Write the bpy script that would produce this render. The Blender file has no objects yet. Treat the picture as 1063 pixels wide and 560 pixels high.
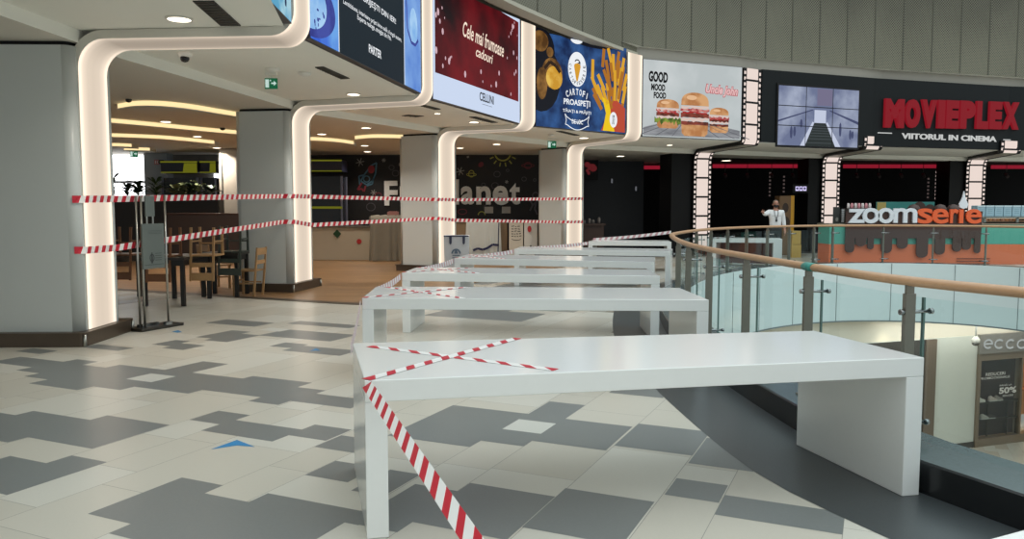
import bpy, bmesh, math, random
from math import pi, sin, cos, tan, atan, atan2, sqrt, radians
from mathutils import Vector, Matrix
random.seed(7)
SC = bpy.context.scene
COL = SC.collection

# ------------------------------------------------------------------ camera model (1063 x 560 frame)
F = 822.6; CX = 531.5; CY = 280.0; PIT = atan(62.5 / F); H = 1.5
def ray(u, v):
    x = (u - CX) / F; z = -(v - CY) / F
    return Vector((x, cos(PIT) + z * sin(PIT), z * cos(PIT) - sin(PIT)))
def g(u, v, z=0.0):
    d = ray(u, v); t = (z - H) / d.z
    return Vector((d.x * t, d.y * t))
def ux(u, Y, z=H):                  # plan x of image column u at depth Y, height z
    return (u - CX) / F * (Y * cos(PIT) - (z - H) * sin(PIT))
def zy(v, Y):                       # height of image row v at depth Y
    d = ray(CX, v); return H + d.z / d.y * Y

cam = bpy.data.cameras.new('camera'); camo = bpy.data.objects.new('camera', cam); COL.objects.link(camo)
camo.location = (0, 0, H); camo.rotation_euler = (pi / 2 - PIT, 0, 0)
cam.sensor_fit = 'HORIZONTAL'; cam.sensor_width = 36; cam.lens = F / 1063 * 36
cam.clip_start = 0.05; cam.clip_end = 200
SC.camera = camo

# ------------------------------------------------------------------ materials
def srgb(r, g_, b):
    f = lambda c: (c / 255 / 12.92) if c / 255 <= .04045 else ((c / 255 + .055) / 1.055) ** 2.4
    return (f(r), f(g_), f(b), 1)
MATS = {}
def mat(name, rgb, rough=.5, metal=0., vary=0., scale=6., spec=.5, bump=0., emit=0., coat=0.):
    if name in MATS: return MATS[name]
    m = bpy.data.materials.new(name); m.use_nodes = True
    nt = m.node_tree; b = nt.nodes['Principled BSDF']
    c = srgb(*rgb)
    b.inputs['Base Color'].default_value = c
    b.inputs['Roughness'].default_value = rough
    b.inputs['Metallic'].default_value = metal
    b.inputs['Specular IOR Level'].default_value = spec
    b.inputs['Coat Weight'].default_value = coat
    if emit:
        b.inputs['Emission Color'].default_value = c; b.inputs['Emission Strength'].default_value = emit
    if vary or bump:
        tc = nt.nodes.new('ShaderNodeTexCoord'); n = nt.nodes.new('ShaderNodeTexNoise')
        n.inputs['Scale'].default_value = scale; n.inputs['Detail'].default_value = 4
        nt.links.new(tc.outputs['Object'], n.inputs['Vector'])
        if vary:
            mx = nt.nodes.new('ShaderNodeMix'); mx.data_type = 'RGBA'
            mx.inputs[6].default_value = tuple(x * (1 - vary) for x in c[:3]) + (1,)
            mx.inputs[7].default_value = tuple(min(1, x * (1 + vary)) for x in c[:3]) + (1,)
            nt.links.new(n.outputs['Fac'], mx.inputs[0]); nt.links.new(mx.outputs[2], b.inputs['Base Color'])
        if bump:
            bp = nt.nodes.new('ShaderNodeBump'); bp.inputs['Strength'].default_value = bump; bp.inputs['Distance'].default_value = .01
            nt.links.new(n.outputs['Fac'], bp.inputs['Height']); nt.links.new(bp.outputs[0], b.inputs['Normal'])
    MATS[name] = m; return m
def emis(name, rgb, strength=1.):
    """light-giving surface: lamp, backlit print, screen"""
    if name in MATS: return MATS[name]
    m = bpy.data.materials.new(name); m.use_nodes = True
    nt = m.node_tree; b = nt.nodes['Principled BSDF']
    c = srgb(*rgb)
    b.inputs['Base Color'].default_value = (.008, .008, .008, 1); b.inputs['Roughness'].default_value = .5
    b.inputs['Specular IOR Level'].default_value = .06
    b.inputs['Emission Color'].default_value = c; b.inputs['Emission Strength'].default_value = strength
    MATS[name] = m; return m
def emis_noise(name, rgb_a, rgb_b, scale, strength=1., lo=.4, hi=.6, stretch=(1, 1, 1)):
    if name in MATS: return MATS[name]
    m = emis(name, rgb_a, strength); nt = m.node_tree; b = nt.nodes['Principled BSDF']
    tc = nt.nodes.new('ShaderNodeTexCoord'); mp = nt.nodes.new('ShaderNodeMapping'); mp.inputs['Scale'].default_value = stretch
    n = nt.nodes.new('ShaderNodeTexNoise'); n.inputs['Scale'].default_value = scale; n.inputs['Detail'].default_value = 5
    r = nt.nodes.new('ShaderNodeValToRGB'); r.color_ramp.elements[0].position = lo; r.color_ramp.elements[1].position = hi
    r.color_ramp.elements[0].color = srgb(*rgb_a); r.color_ramp.elements[1].color = srgb(*rgb_b)
    nt.links.new(tc.outputs['Object'], mp.inputs[0]); nt.links.new(mp.outputs[0], n.inputs['Vector']); nt.links.new(n.outputs['Fac'], r.inputs[0])
    nt.links.new(r.outputs[0], b.inputs['Emission Color'])
    return m
def glass(name, tint=(225, 245, 245), refl=.35):
    if name in MATS: return MATS[name]
    m = bpy.data.materials.new(name); m.use_nodes = True; nt = m.node_tree; nt.nodes.clear()
    o = nt.nodes.new('ShaderNodeOutputMaterial'); t = nt.nodes.new('ShaderNodeBsdfTransparent'); t.inputs[0].default_value = srgb(*tint)
    gl = nt.nodes.new('ShaderNodeBsdfGlossy'); gl.inputs['Roughness'].default_value = .02; gl.inputs[0].default_value = (.85, .93, .95, 1)
    lw = nt.nodes.new('ShaderNodeLayerWeight'); pw = nt.nodes.new('ShaderNodeMath'); pw.operation = 'POWER'; pw.inputs[1].default_value = 5; nt.links.new(lw.outputs['Facing'], pw.inputs[0])
    mu = nt.nodes.new('ShaderNodeMath'); mu.operation = 'MULTIPLY_ADD'; mu.inputs[1].default_value = refl; mu.inputs[2].default_value = .035
    mx = nt.nodes.new('ShaderNodeMixShader')
    nt.links.new(pw.outputs[0], mu.inputs[0]); nt.links.new(mu.outputs[0], mx.inputs[0]); nt.links.new(t.outputs[0], mx.inputs[1]); nt.links.new(gl.outputs[0], mx.inputs[2]); nt.links.new(mx.outputs[0], o.inputs[0])
    MATS[name] = m; return m

WHITE = mat('white_solid_surface', (226, 228, 226), .16, spec=.5, vary=.015, scale=30)
COLM = mat('column_lacquer', (196, 201, 199), .34, vary=.02, scale=3)
BLACKP = mat('black_panel', (12, 12, 13), .5, spec=.25)
BLACKW = mat('black_wall_paint', (7, 7, 8), .7, vary=.2, spec=.2)
CEIL = mat('ceiling_paint', (238, 237, 228), .85, vary=.02, scale=2)
CEILW = mat('inner_ceiling_paint', (216, 210, 198), .85, vary=.02, scale=2)
STEEL = mat('brushed_steel', (176, 176, 170), .3, 1., vary=.06, scale=40)
POSTM = mat('post_steel', (126, 122, 112), .42, .75, vary=.08, scale=30)
DARKST = mat('dark_steel', (70, 68, 64), .35, .9)
RAILW = mat('handrail_wood', (184, 144, 108), .38, vary=.12, scale=25, spec=.4)
PLINTH = mat('plinth_bronze', (84, 72, 60), .35, .5, vary=.15, scale=5)
GRANITE = mat('black_granite', (26, 28, 30), .22, vary=.35, scale=160, spec=.55)
GRANBAND = mat('granite_band', (62, 67, 69), .34, vary=.35, scale=120, spec=.5)
GLASS = glass('balustrade_glass', (238, 249, 249), .5)
SHOPGLASS = glass('shop_glass', (235, 240, 238), .25)
LEDP = emis('led_panel', (255, 232, 214), .80)
LEDE = emis('led_edge', (255, 238, 222), 1.35)
DOWNL = emis('downlight_lens', (255, 240, 215), 5.)
RED = mat('tape_red', (196, 30, 52), .4)
TWHITE = mat('tape_white', (236, 235, 232), .4)
REDP = mat('tape_red_pale', (196, 150, 156), .4)  # paler pair for the tape strung between tables
TWHP = mat('tape_white_greyer', (226, 226, 226), .4)
BEECH = mat('beech_wood', (164, 128, 86), .45, vary=.15, scale=14)
BROWNW = mat('brown_wood', (120, 78, 48), .45, vary=.15, scale=14)
GREENW = mat('dark_green_wood', (52, 60, 54), .45, vary=.1, scale=14)
TDARK = mat('table_dark', (44, 36, 32), .4, vary=.1)
TBLACK = mat('table_leg_black', (20, 19, 18), .45)

# ------------------------------------------------------------------ mesh builder
class MB:
    def __init__(s): s.v = []; s.f = []; s.m = []; s.sm = []
    def add(s, vs, fs, mi=0, smooth=False):
        n = len(s.v); s.v += [Vector(p) for p in vs]
        for f in fs: s.f.append([n + i for i in f]); s.m.append(mi); s.sm.append(smooth)
        return s
    def box(s, c, d, rz=0, mi=0, M=None):
        hx, hy, hz = d[0] / 2, d[1] / 2, d[2] / 2
        R = M if M is not None else Matrix.Rotation(rz, 3, 'Z')
        vs = [Vector(c) + R @ Vector((x * hx, y * hy, z * hz)) for x in (-1, 1) for y in (-1, 1) for z in (-1, 1)]
        return s.add(vs, [(0, 1, 3, 2), (4, 6, 7, 5), (0, 4, 5, 1), (2, 3, 7, 6), (0, 2, 6, 4), (1, 5, 7, 3)], mi)
    def hexa(s, b, t, mi=0):          # b, t: 4 bottom and 4 top points, same order
        return s.add(list(b) + list(t), [(3, 2, 1, 0), (4, 5, 6, 7), (0, 1, 5, 4), (1, 2, 6, 5), (2, 3, 7, 6), (3, 0, 4, 7)], mi)
    def prism(s, poly, z0, z1, mi=0, smooth=False):
        n = len(poly)
        vs = [(p[0], p[1], z0) for p in poly] + [(p[0], p[1], z1) for p in poly]
        s.add(vs, [tuple(reversed(range(n))), tuple(range(n, 2 * n))], mi)
        k = len(s.v) - 2 * n
        for i in range(n):
            j = (i + 1) % n; s.f.append([k + i, k + j, k + n + j, k + n + i]); s.m.append(mi); s.sm.append(smooth)
        return s
    def tube(s, path, r, seg=8, mi=0, cap=True, ry=None):
        path = [Vector(p) for p in path]; n0 = len(s.v); N = len(path)
        for i, p in enumerate(path):
            d = (path[min(i + 1, N - 1)] - path[max(i - 1, 0)]).normalized()
            up = Vector((0, 0, 1)) if abs(d.z) < .95 else Vector((0, 1, 0))
            a = d.cross(up).normalized(); b = a.cross(d).normalized()
            rr = r[i] if isinstance(r, (list, tuple)) else r
            rb = rr if ry is None else ry
            for k in range(seg):
                t = 2 * pi * k / seg; s.v.append(p + a * rr * cos(t) + b * rb * sin(t))
        for i in range(N - 1):
            for k in range(seg):
                q = (k + 1) % seg
                s.f.append([n0 + i * seg + k, n0 + i * seg + q, n0 + (i + 1) * seg + q, n0 + (i + 1) * seg + k]); s.m.append(mi); s.sm.append(True)
        if cap:
            s.f.append([n0 + k for k in reversed(range(seg))]); s.m.append(mi); s.sm.append(False)
            s.f.append([n0 + (N - 1) * seg + k for k in range(seg)]); s.m.append(mi); s.sm.append(False)
        return s
    def lathe(s, prof, c=(0, 0, 0), seg=20, mi=0, axis='z', cap=True):
        n0 = len(s.v); c = Vector(c)
        for (r, z) in prof:
            for k in range(seg):
                t = 2 * pi * k / seg
                p = Vector((r * cos(t), r * sin(t), z)) if axis == 'z' else Vector((r * cos(t), z, r * sin(t)))
                s.v.append(c + p)
        for i in range(len(prof) - 1):
            for k in range(seg):
                q = (k + 1) % seg
                s.f.append([n0 + i * seg + k, n0 + i * seg + q, n0 + (i + 1) * seg + q, n0 + (i + 1) * seg + k]); s.m.append(mi); s.sm.append(True)
        if not cap: return s
        s.f.append([n0 + k for k in reversed(range(seg))]); s.m.append(mi); s.sm.append(False)
        e = n0 + (len(prof) - 1) * seg
        s.f.append([e + k for k in range(seg)]); s.m.append(mi); s.sm.append(False)
        return s
    def build(s, name, mats, parent=None, bevel=0., origin=None):
        if not isinstance(mats, (list, tuple)): mats = [mats]
        off = Vector(parent['_o']) if (parent is not None and '_o' in parent.keys()) else (Vector(origin) if origin is not None else Vector((0, 0, 0)))
        me = bpy.data.meshes.new(name); me.from_pydata([v - off for v in s.v], [], s.f)
        for m in mats: me.materials.append(m)
        for p, mi, sm in zip(me.polygons, s.m, s.sm): p.material_index = mi; p.use_smooth = sm
        bm = bmesh.new(); bm.from_mesh(me); bmesh.ops.recalc_face_normals(bm, faces=bm.faces); bm.to_mesh(me); bm.free()
        me.update()
        o = bpy.data.objects.new(name, me); COL.objects.link(o)
        if parent is not None: o.parent = parent; o['_o'] = list(off)
        elif origin is not None: o.location = off
        if bevel:
            b = o.modifiers.new('soft', 'BEVEL'); b.width = bevel; b.segments = 2; b.limit_method = 'ANGLE'; b.angle_limit = radians(40)
        return o
def tag(o, label=None, cat=None, group=None, kind=None):
    if label: o['label'] = label
    if cat: o['category'] = cat
    if group: o['group'] = group
    if kind: o['kind'] = kind
    return o
def thing(name, label, cat, loc=(0, 0, 0), group=None, rz=0.):
    o = bpy.data.objects.new(name, None); COL.objects.link(o); o.location = loc; o.rotation_euler = (0, 0, rz)
    o.empty_display_size = .1
    tag(o, label, cat, group); o['_o'] = list(loc) if rz == 0 else [0, 0, 0]
    return o
def struct(name, mb, mats, **k):
    return tag(mb.build(name, mats, **k), kind='structure')
def copy_tree(o, parent=None):
    c = o.copy(); COL.objects.link(c)
    if parent is not None: c.parent = parent
    for ch in list(o.children): copy_tree(ch, c)
    return c

# text as flat geometry: list of (verts2d, faces) fitted in a unit box
def text_geo(body, bold=0., shear=0., extrude=0.):
    cu = bpy.data.curves.new('t', 'FONT'); cu.body = body; cu.offset = bold; cu.shear = shear; cu.size = 1; cu.align_x = 'CENTER'; cu.resolution_u = 4
    to = bpy.data.objects.new('t', cu); COL.objects.link(to)
    dg = bpy.context.evaluated_depsgraph_get(); me = bpy.data.meshes.new_from_object(to.evaluated_get(dg))
    vs = [v.co.copy() for v in me.vertices]; fs = [tuple(p.vertices) for p in me.polygons]
    bpy.data.objects.remove(to); bpy.data.curves.remove(cu); bpy.data.meshes.remove(me)
    if not vs: return [], []
    x0 = min(v.x for v in vs); x1 = max(v.x for v in vs); y0 = min(v.y for v in vs); y1 = max(v.y for v in vs)
    return [((v.x - x0) / (x1 - x0), (v.y - y0) / max(1e-6, y1 - y0)) for v in vs], fs
class Plane2:
    """a flat surface in the place: s in metres along, t in metres up, off in metres out of it"""
    def __init__(s, p0, p1, z0):
        s.p0 = Vector((p0[0], p0[1])); d = Vector((p1[0] - p0[0], p1[1] - p0[1])); s.w = d.length; s.d = d.normalized()
        s.n = Vector((s.d.y, -s.d.x)); s.z0 = z0
        # by order left->right as seen from the front, the normal points at the viewer
    def pt(s, a, b, off=0.):
        q = s.p0 + s.d * a + s.n * off; return Vector((q.x, q.y, s.z0 + b))
    def poly(s, mb, pts, off, mi=0, thick=0.):
        n = len(pts)
        if thick == 0: mb.add([s.pt(a, b, off) for a, b in pts], [tuple(range(n))], mi)
        else:
            vs = [s.pt(a, b, off) for a, b in pts] + [s.pt(a, b, off + thick) for a, b in pts]
            fs = [tuple(range(n)), tuple(range(n, 2 * n))] + [(i, (i + 1) % n, n + (i + 1) % n, n + i) for i in range(n)]
            mb.add(vs, fs, mi)
    def rect(s, mb, a0, a1, b0, b1, off, mi=0, thick=0.):
        s.poly(mb, [(a0, b0), (a1, b0), (a1, b1), (a0, b1)], off, mi, thick)
    def ell(s, mb, a, b, ra, rb, off, mi=0, seg=20, rot=0., a0=0., a1=2 * pi):
        full = abs(a1 - a0 - 2 * pi) < 1e-3
        pts = []
        for k in range(seg + (0 if full else 1)):
            t = a0 + (a1 - a0) * k / seg; x = ra * cos(t); y = rb * sin(t)
            pts.append((a + x * cos(rot) - y * sin(rot), b + x * sin(rot) + y * cos(rot)))
        s.poly(mb, pts, off, mi)
    def ring(s, mb, a, b, ra, rb, wd, off, mi=0, seg=24, a0=0., a1=2 * pi):
        for k in range(seg):
            t0 = a0 + (a1 - a0) * k / seg; t1 = a0 + (a1 - a0) * (k + 1) / seg
            s.poly(mb, [(a + ra * cos(t0), b + rb * sin(t0)), (a + ra * cos(t1), b + rb * sin(t1)), (a + (ra - wd) * cos(t1), b + (rb - wd) * sin(t1)), (a + (ra - wd) * cos(t0), b + (rb - wd) * sin(t0))], off, mi)
    def stroke(s, mb, pts, wd, off, mi=0):
        for (a, b) in zip(pts[:-1], pts[1:]):
            dx, dy = b[0] - a[0], b[1] - a[1]; l = sqrt(dx * dx + dy * dy) or 1; nx, ny = -dy / l * wd / 2, dx / l * wd / 2
            s.poly(mb, [(a[0] + nx, a[1] + ny), (b[0] + nx, b[1] + ny), (b[0] - nx, b[1] - ny), (a[0] - nx, a[1] - ny)], off, mi)
    def text(s, mb, body, a0, a1, b0, b1, off, mi=0, bold=0., shear=0., thick=0., rot=0.):
        vs, fs = text_geo(body, bold, shear)
        if len(body) == 1 and body in 'Il1!' and thick == 0:       # a lone narrow letter keeps its narrow form
            c_ = (a0 + a1) / 2; hw = (a1 - a0) * .16; a0, a1 = c_ - hw, c_ + hw
        ca, cb = (a0 + a1) / 2, (b0 + b1) / 2; P = []
        for x, y in vs:
            a = a0 + (a1 - a0) * x - ca; b = b0 + (b1 - b0) * y - cb
            P.append((ca + a * cos(rot) - b * sin(rot), cb + a * sin(rot) + b * cos(rot)))
        n = len(P)
        if not n: return
        if thick == 0: mb.add([s.pt(a, b, off) for a, b in P], fs, mi)
        else:
            # closed letters: front, back and the outline walls
            ed = {}
            for f in fs:
                for i in range(len(f)):
                    e = (f[i], f[(i + 1) % len(f)])
                    if (e[1], e[0]) in ed: del ed[(e[1], e[0])]
                    else: ed[e] = 1
            mb.add([s.pt(a, b, off) for a, b in P] + [s.pt(a, b, off + thick) for a, b in P],
                   [tuple(reversed(f)) for f in fs] + [tuple(n + i for i in f) for f in fs] + [(a, b, n + b, n + a) for a, b in ed], mi)
# ------------------------------------------------------------------ plan: the curved edge of the atrium void
ZR = 1.1
def up(u, Y, z=H): return Vector((ux(u, Y, z), Y))
near_marks = [(1063, 303), (949, 292), (900, 285.5), (860, 279.5), (800, 270), (760, 263), (720, 255.5)]
edge = [Vector((3.75, 1.2)), Vector((3.0, 2.7))] + [g(u, v, ZR) for u, v in near_marks]
edge += [up(702.5, 10.6), up(697.8, 12.2), up(700, 13.2), up(720, 15.0), up(740, 16.4), up(780, 18.1), up(820, 19.1), up(866, 19.7), up(918, 19.8), up(970, 19.5), up(1025, 18.9), up(1100, 17.6), up(1240, 14.8)]
def catmull(P, n=6):
    out = []
    for i in range(len(P) - 1):
        p0 = P[max(i - 1, 0)]; p1 = P[i]; p2 = P[i + 1]; p3 = P[min(i + 2, len(P) - 1)]
        for k in range(n):
            t = k / n
            out.append(.5 * ((2 * p1) + (p2 - p0) * t + (2 * p0 - 5 * p1 + 4 * p2 - p3) * t * t + (3 * p1 - p0 - 3 * p2 + p3) * t ** 3))
    out.append(P[-1]); return out
def smooth(L, it):
    for _ in range(it):
        L = [L[0]] + [(L[i - 1] + L[i] * 2 + L[i + 1]) / 4 for i in range(1, len(L) - 1)] + [L[-1]]
    return L
RAIL = smooth(catmull(edge, 6), 10)
def resample(L, step):
    out = [L[0].copy()]; acc = 0
    for a, b in zip(L[:-1], L[1:]):
        l = (b - a).length; t = step - acc
        while t <= l: out.append(a + (b - a) * (t / l)); t += step
        acc = (acc + l) % step if (acc + l) >= step else acc + l
    return out
RAIL = resample(RAIL, .25)
def offs(L, d):                      # positive d = gallery side (left of travel), negative = void side
    out = []
    for i, p in enumerate(L):
        t = (L[min(i + 1, len(L) - 1)] - L[max(i - 1, 0)]).normalized(); out.append(p + Vector((-t.y, t.x)) * d)
    return out
def strip(mb, A, B, zA, zB, mi=0, sm=True):
    n = len(A); vs = [(p.x, p.y, zA) for p in A] + [(p.x, p.y, zB) for p in B]
    mb.add(vs, [(i, i + 1, n + i + 1, n + i) for i in range(n - 1)], mi, sm)
def hit(u, lo, hi):                  # where the sight line of column u crosses the rail line (between depths lo..hi)
    for i, (a, b) in enumerate(zip(RAIL[:-1], RAIL[1:])):
        fa = a.x - ux(u, a.y); fb = b.x - ux(u, b.y)
        if fa * fb <= 0 and lo <= a.y <= hi and fa != fb:
            t = fa / (fa - fb); return a + (b - a) * t, (b - a).normalized(), i + t
    return None

# ------------------------------------------------------------------ floor
VOID = offs(RAIL, -.24)
def floor_mat(name, base, vary=.05, sc=3., grout=True, rough=.3):
    m = mat(name, base, rough, vary=vary, scale=sc, spec=.5); return m
FL_LIGHT = bpy.data.materials.new('floor_tile'); FL_LIGHT.use_nodes = True
def build_floor_mat(m):
    nt = m.node_tree; b = nt.nodes['Principled BSDF']; b.inputs['Roughness'].default_value = .27; b.inputs['Specular IOR Level'].default_value = .5
    tc = nt.nodes.new('ShaderNodeTexCoord'); mp = nt.nodes.new('ShaderNodeMapping')
    az = radians(24.63)
    mp.inputs['Rotation'].default_value = (0, 0, -(pi / 2 - az)); mp.inputs['Location'].default_value = (0.18, 0.095, 0)
    nt.links.new(tc.outputs['Object'], mp.inputs[0])
    def brick(w, off, c1, c2, seed):
        n = nt.nodes.new('ShaderNodeTexBrick'); n.offset = off; n.squash = 1
        n.inputs['Scale'].default_value = 1; n.inputs['Brick Width'].default_value = w; n.inputs['Row Height'].default_value = .305
        n.inputs['Mortar Size'].default_value = .0018; n.inputs['Mortar Smooth'].default_value = 0; n.inputs['Bias'].default_value = 0
        n.inputs['Color1'].default_value = srgb(*c1); n.inputs['Color2'].default_value = srgb(*c2); n.inputs['Mortar'].default_value = srgb(150, 147, 138)
        nt.links.new(mp.outputs[0], n.inputs['Vector']); return n
    b1 = brick(.915, .37, (205, 204, 195), (180, 170, 153), 1)
    no = nt.nodes.new('ShaderNodeTexNoise'); no.inputs['Scale'].default_value = 90; no.inputs['Detail'].default_value = 2
    nt.links.new(tc.outputs['Object'], no.inputs['Vector'])
    mx = nt.nodes.new('ShaderNodeMix'); mx.data_type = 'RGBA'; mx.blend_type = 'MULTIPLY'; mx.inputs[0].default_value = .14
    nt.links.new(b1.outputs['Color'], mx.inputs[6]); nt.links.new(no.outputs['Color'], mx.inputs[7]); nt.links.new(mx.outputs[2], b.inputs['Base Color'])
build_floor_mat(FL_LIGHT)
FL_DARK = mat('floor_tile_grey', (121, 125, 124), .3, vary=.08, scale=60)
FL_PALE = mat('floor_tile_pale', (206, 206, 198), .3, vary=.04, scale=60)
AZ = radians(24.634)
NV = Vector((cos(AZ), -sin(AZ))); TV = Vector((sin(AZ), cos(AZ)))
DARK = [
 ('A', [(-10,376),(21.4,370.7),(64.3,375.7),(82.5,373.3),(99,375.7),(88.3,379.3),(109.3,382),(123.3,379.3),(172.6,384),(212.2,375),(235.1,378.5),(199.3,387.5),(254,393.2),(263.6,390),(320.4,398.2),(308.6,402.9),(338.6,405),(328,409.7),(388,415.5),(364,424.3),(301,416.8),(288.3,421),(259.3,416.8),(270,412.5),(207.9,405),(198.2,409),(139.3,402.2),(124.3,405),(96.5,401.8),(79.3,405.5),(32.2,398.6),(46.7,394.3),(27.9,391.1),(37.5,387.9),(20.4,384.7),(30,381.4)]),
 ('B', [(-30,424),(16,431.2),(34.7,427.1),(93.7,436.1),(113,431.4),(175.3,441.9),(94.3,466.8),(30,453.9),(6.4,460.4),(-40,450)]),
 ('B', [(-20,468.6),(50.4,480.7),(75,473.2),(110.4,480.1),(8.6,514.2),(-40,504)]),
 ('A', [(92.2,533.7),(188.6,496),(231.4,504.3),(212.2,512.9),(259.3,521.5),(277.5,512.5),(392,534),(372,545.5),(355.8,542.9),(277,592),(110.4,555.8),(134.6,544.6)]),
 ('A', [(196,436.5),(226,427),(258.7,430.8),(245.4,436.8),(313,446),(329,440.8),(366,447.3),(336.5,457.6),(300,452.4),(281.8,458.9),(211,447.5),(227,440.4)]),
 ('A', [(325.8,464.7),(354.7,452),(395,458.5),(372,471)]),
 ('A', [(317,493.6),(348.3,478.6),(390,485.5),(362,501.5)]),
 ('A', [(16,365.3),(32,362),(61,364.2),(43,367.9)]),
 ('A', [(85.7,361.7),(94.3,357.8),(140.4,360.7),(128,364.3)]),
 ('A', [(158.6,357.9),(182.2,353),(197,354.7),(190,356.3),(208.9,359),(192.9,364.0),(168.3,361.7),(176,359.9)]),
 ('A', [(203.6,350.4),(241,342.9),(258,344.8),(254,346.5),(270,348.9),(232.5,355.7),(214.3,353.2),(219,351.5)]),
 ('A', [(212,336.4),(232,331.5),(282.9,335.3),(270,339)]),
 ('A', [(268,348.9),(296,342.4),(372,347.8),(344,354.4)]),
 ('A', [(279.7,359.6),(296.8,355.7),(319.3,357.9),(314,359.7),(375,364),(352,369.6),(292.5,364.3),(302.2,361.7)]),
 ('A', [(300,336),(310,333.5),(375,338),(362,341.5)]),
 ('A', [(395,453),(475.5,421),(543,430),(575,417.5),(606.8,421),(588.6,434.9),(656.7,443.9),(628.2,468.2),(554,458.2),(541.5,463.6),(500.7,458.2),(487.9,463.2)]),
 ('A', [(636.8,463.2),(663.6,439.7),(737.6,449.3),(718.3,473.3)]),
 ('B', [(426.8,501.7),(474,510.7),(489,501.7),(574.7,516.1),(527,562),(431,542.5),(410.7,552.5),(368,545)]),
 ('B', [(403,488),(435.4,492.5),(400,516),(366,510)]),
 ('A', [(540.4,549.3),(587,507),(680.7,522),(645,565)]),
 ('A', [(691.5,513.6),(701,496.9),(756,504.3),(746,523.2)]),
 ('A', [(713,480.7),(735.4,455),(800,463),(776,490)]),
 ('A', [(741.8,534.3),(752.5,514.6),(877.9,532.6),(873.6,555.8)]),
 ('B', [(628,407.5),(690,414),(696,404),(650,399)]),
]
PALE = [('A', [(132.9,393.9),(155.4,387.9),(182.6,391.1),(156.5,397.5)]), ('A', [(520.8,445.5),(539.5,435.8),(578,440.2),(560.7,451)]),
        ('A', [(270,342.8),(280,340.3),(300,342.2),(291,344.9)])]
def snap_poly(first, pts):
    q = [g(u, v) for u, v in pts]; ab = [[p @ NV, p @ TV] for p in q]; n = len(ab)
    e = 0 if first == 'A' else 1
    A = [None] * n; B = [None] * n
    for i in range(n):
        j = (i + 1) % n
        if (i + e) % 2 == 0: m = (ab[i][0] + ab[j][0]) / 2; A[i] = m; A[j] = m
        else: m = (ab[i][1] + ab[j][1]) / 2; B[i] = m; B[j] = m
    return [NV * A[i] + TV * B[i] for i in range(n)]
fl = MB()
outer = [Vector((3.75 + .3, -6)), ] + VOID + [Vector((30, 12)), Vector((30, 36)), Vector((-26, 36)), Vector((-26, -6))]
fl.add([(p.x, p.y, 0) for p in outer], [tuple(range(len(outer)))], 0)
# hand laid light tiles: mixed rows and lengths
FL_A = mat('floor_tile_ivory', (208, 205, 194), .28, vary=.035, scale=60); FL_B = mat('floor_tile_beige', (198, 193, 180), .28, vary=.035, scale=60); FL_C = mat('floor_tile_sand', (202, 197, 184), .28, vary=.035, scale=60)
rt = random.Random(12)
a_ = 1.13; rows_ = [(.5, 1.13), (-.095, .5), (-.678, -.095), (-.977, -.678), (-1.468, -.977), (-1.985, -1.468), (-2.29, -1.985), (-2.895, -2.29), (-3.19, -2.895), (-3.8, -3.19), (-4.11, -3.8), (-4.42, -4.11), (-5.03, -4.42), (-5.335, -5.03), (-5.945, -5.335), (-6.25, -5.945), (-6.86, -6.25), (-7.165, -6.86), (-7.775, -7.165), (-8.38, -7.775), (-8.69, -8.38), (-9.3, -8.69), (-9.6, -9.3), (-10.2, -9.6), (-10.8, -10.2)]
for ra, rb in rows_:
    b_ = 1.0 + rt.random()
    while b_ < 13.2:
        l_ = rt.choice((.45, .6, .6, .9, .9, 1.2)); e_ = .0016
        P = [NV * (ra + e_) + TV * (b_ + e_), NV * (rb - e_) + TV * (b_ + e_), NV * (rb - e_) + TV * (b_ + l_ - e_), NV * (ra + e_) + TV * (b_ + l_ - e_)]
        if max(p.x for p in P) < (1.95 if P[0].y > 4.2 else 2.4):
            G_ = [NV * ra + TV * b_, NV * rb + TV * b_, NV * rb + TV * (b_ + l_), NV * ra + TV * (b_ + l_)]
            fl.add([(p.x, p.y, .0001) for p in G_], [(0, 1, 2, 3)], 6); fl.add([(p.x, p.y, .0003) for p in P], [(0, 1, 2, 3)], rt.choice((3, 3, 4, 5, 5)))
        b_ += l_
for k_, (first, pts) in enumerate(DARK):
    P = snap_poly(first, pts); fl.add([(p.x, p.y, .0006 + k_ * 2e-5) for p in P], [tuple(range(len(P)))], 1)
for first, pts in PALE:
    P = snap_poly(first, pts); fl.add([(p.x, p.y, .0012) for p in P], [tuple(range(len(P)))], 2)
# far rows: same random laying
rf = random.Random(3)
for k in range(34):
    a = -8.5 + rf.random() * 9.5; b = 9.3 + rf.random() * 6; a = round(a / .305) * .305; b = round(b / .3) * .3
    c = NV * a + TV * b
    if c.y < 9.6 or c.x < -8 or c.x > 1.6: continue
    w = .305 * rf.choice((1, 2, 2)); l = rf.choice((.6, .9, 1.2, 1.5))
    P = [NV * a + TV * b, NV * (a + w) + TV * b, NV * (a + w) + TV * (b + l), NV * a + TV * (b + l)]
    fl.add([(p.x, p.y, .0005 + k * 1e-5) for p in P], [(0, 1, 2, 3)], 1)
def triangulate(o):
    bm = bmesh.new(); bm.from_mesh(o.data); bmesh.ops.triangulate(bm, faces=[f for f in bm.faces if len(f.verts) > 4]); 
    for f in bm.faces:
        if f.normal.z < 0: f.normal_flip()
    bm.to_mesh(o.data); bm.free()
floor = struct('floor', fl, [FL_LIGHT, FL_DARK, FL_PALE, FL_A, FL_B, FL_C, mat('floor_grout', (150, 147, 140), .6)]); triangulate(floor)
# slab under it, so the gallery has a real edge
sb = MB(); strip(sb, VOID, VOID, 0, -1.27, 0)
SLABCLAD = mat('slab_cladding', (208, 222, 222), .18, vary=.03, scale=1.2, spec=.5)
struct('slab_cladding', sb, SLABCLAD)
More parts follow.
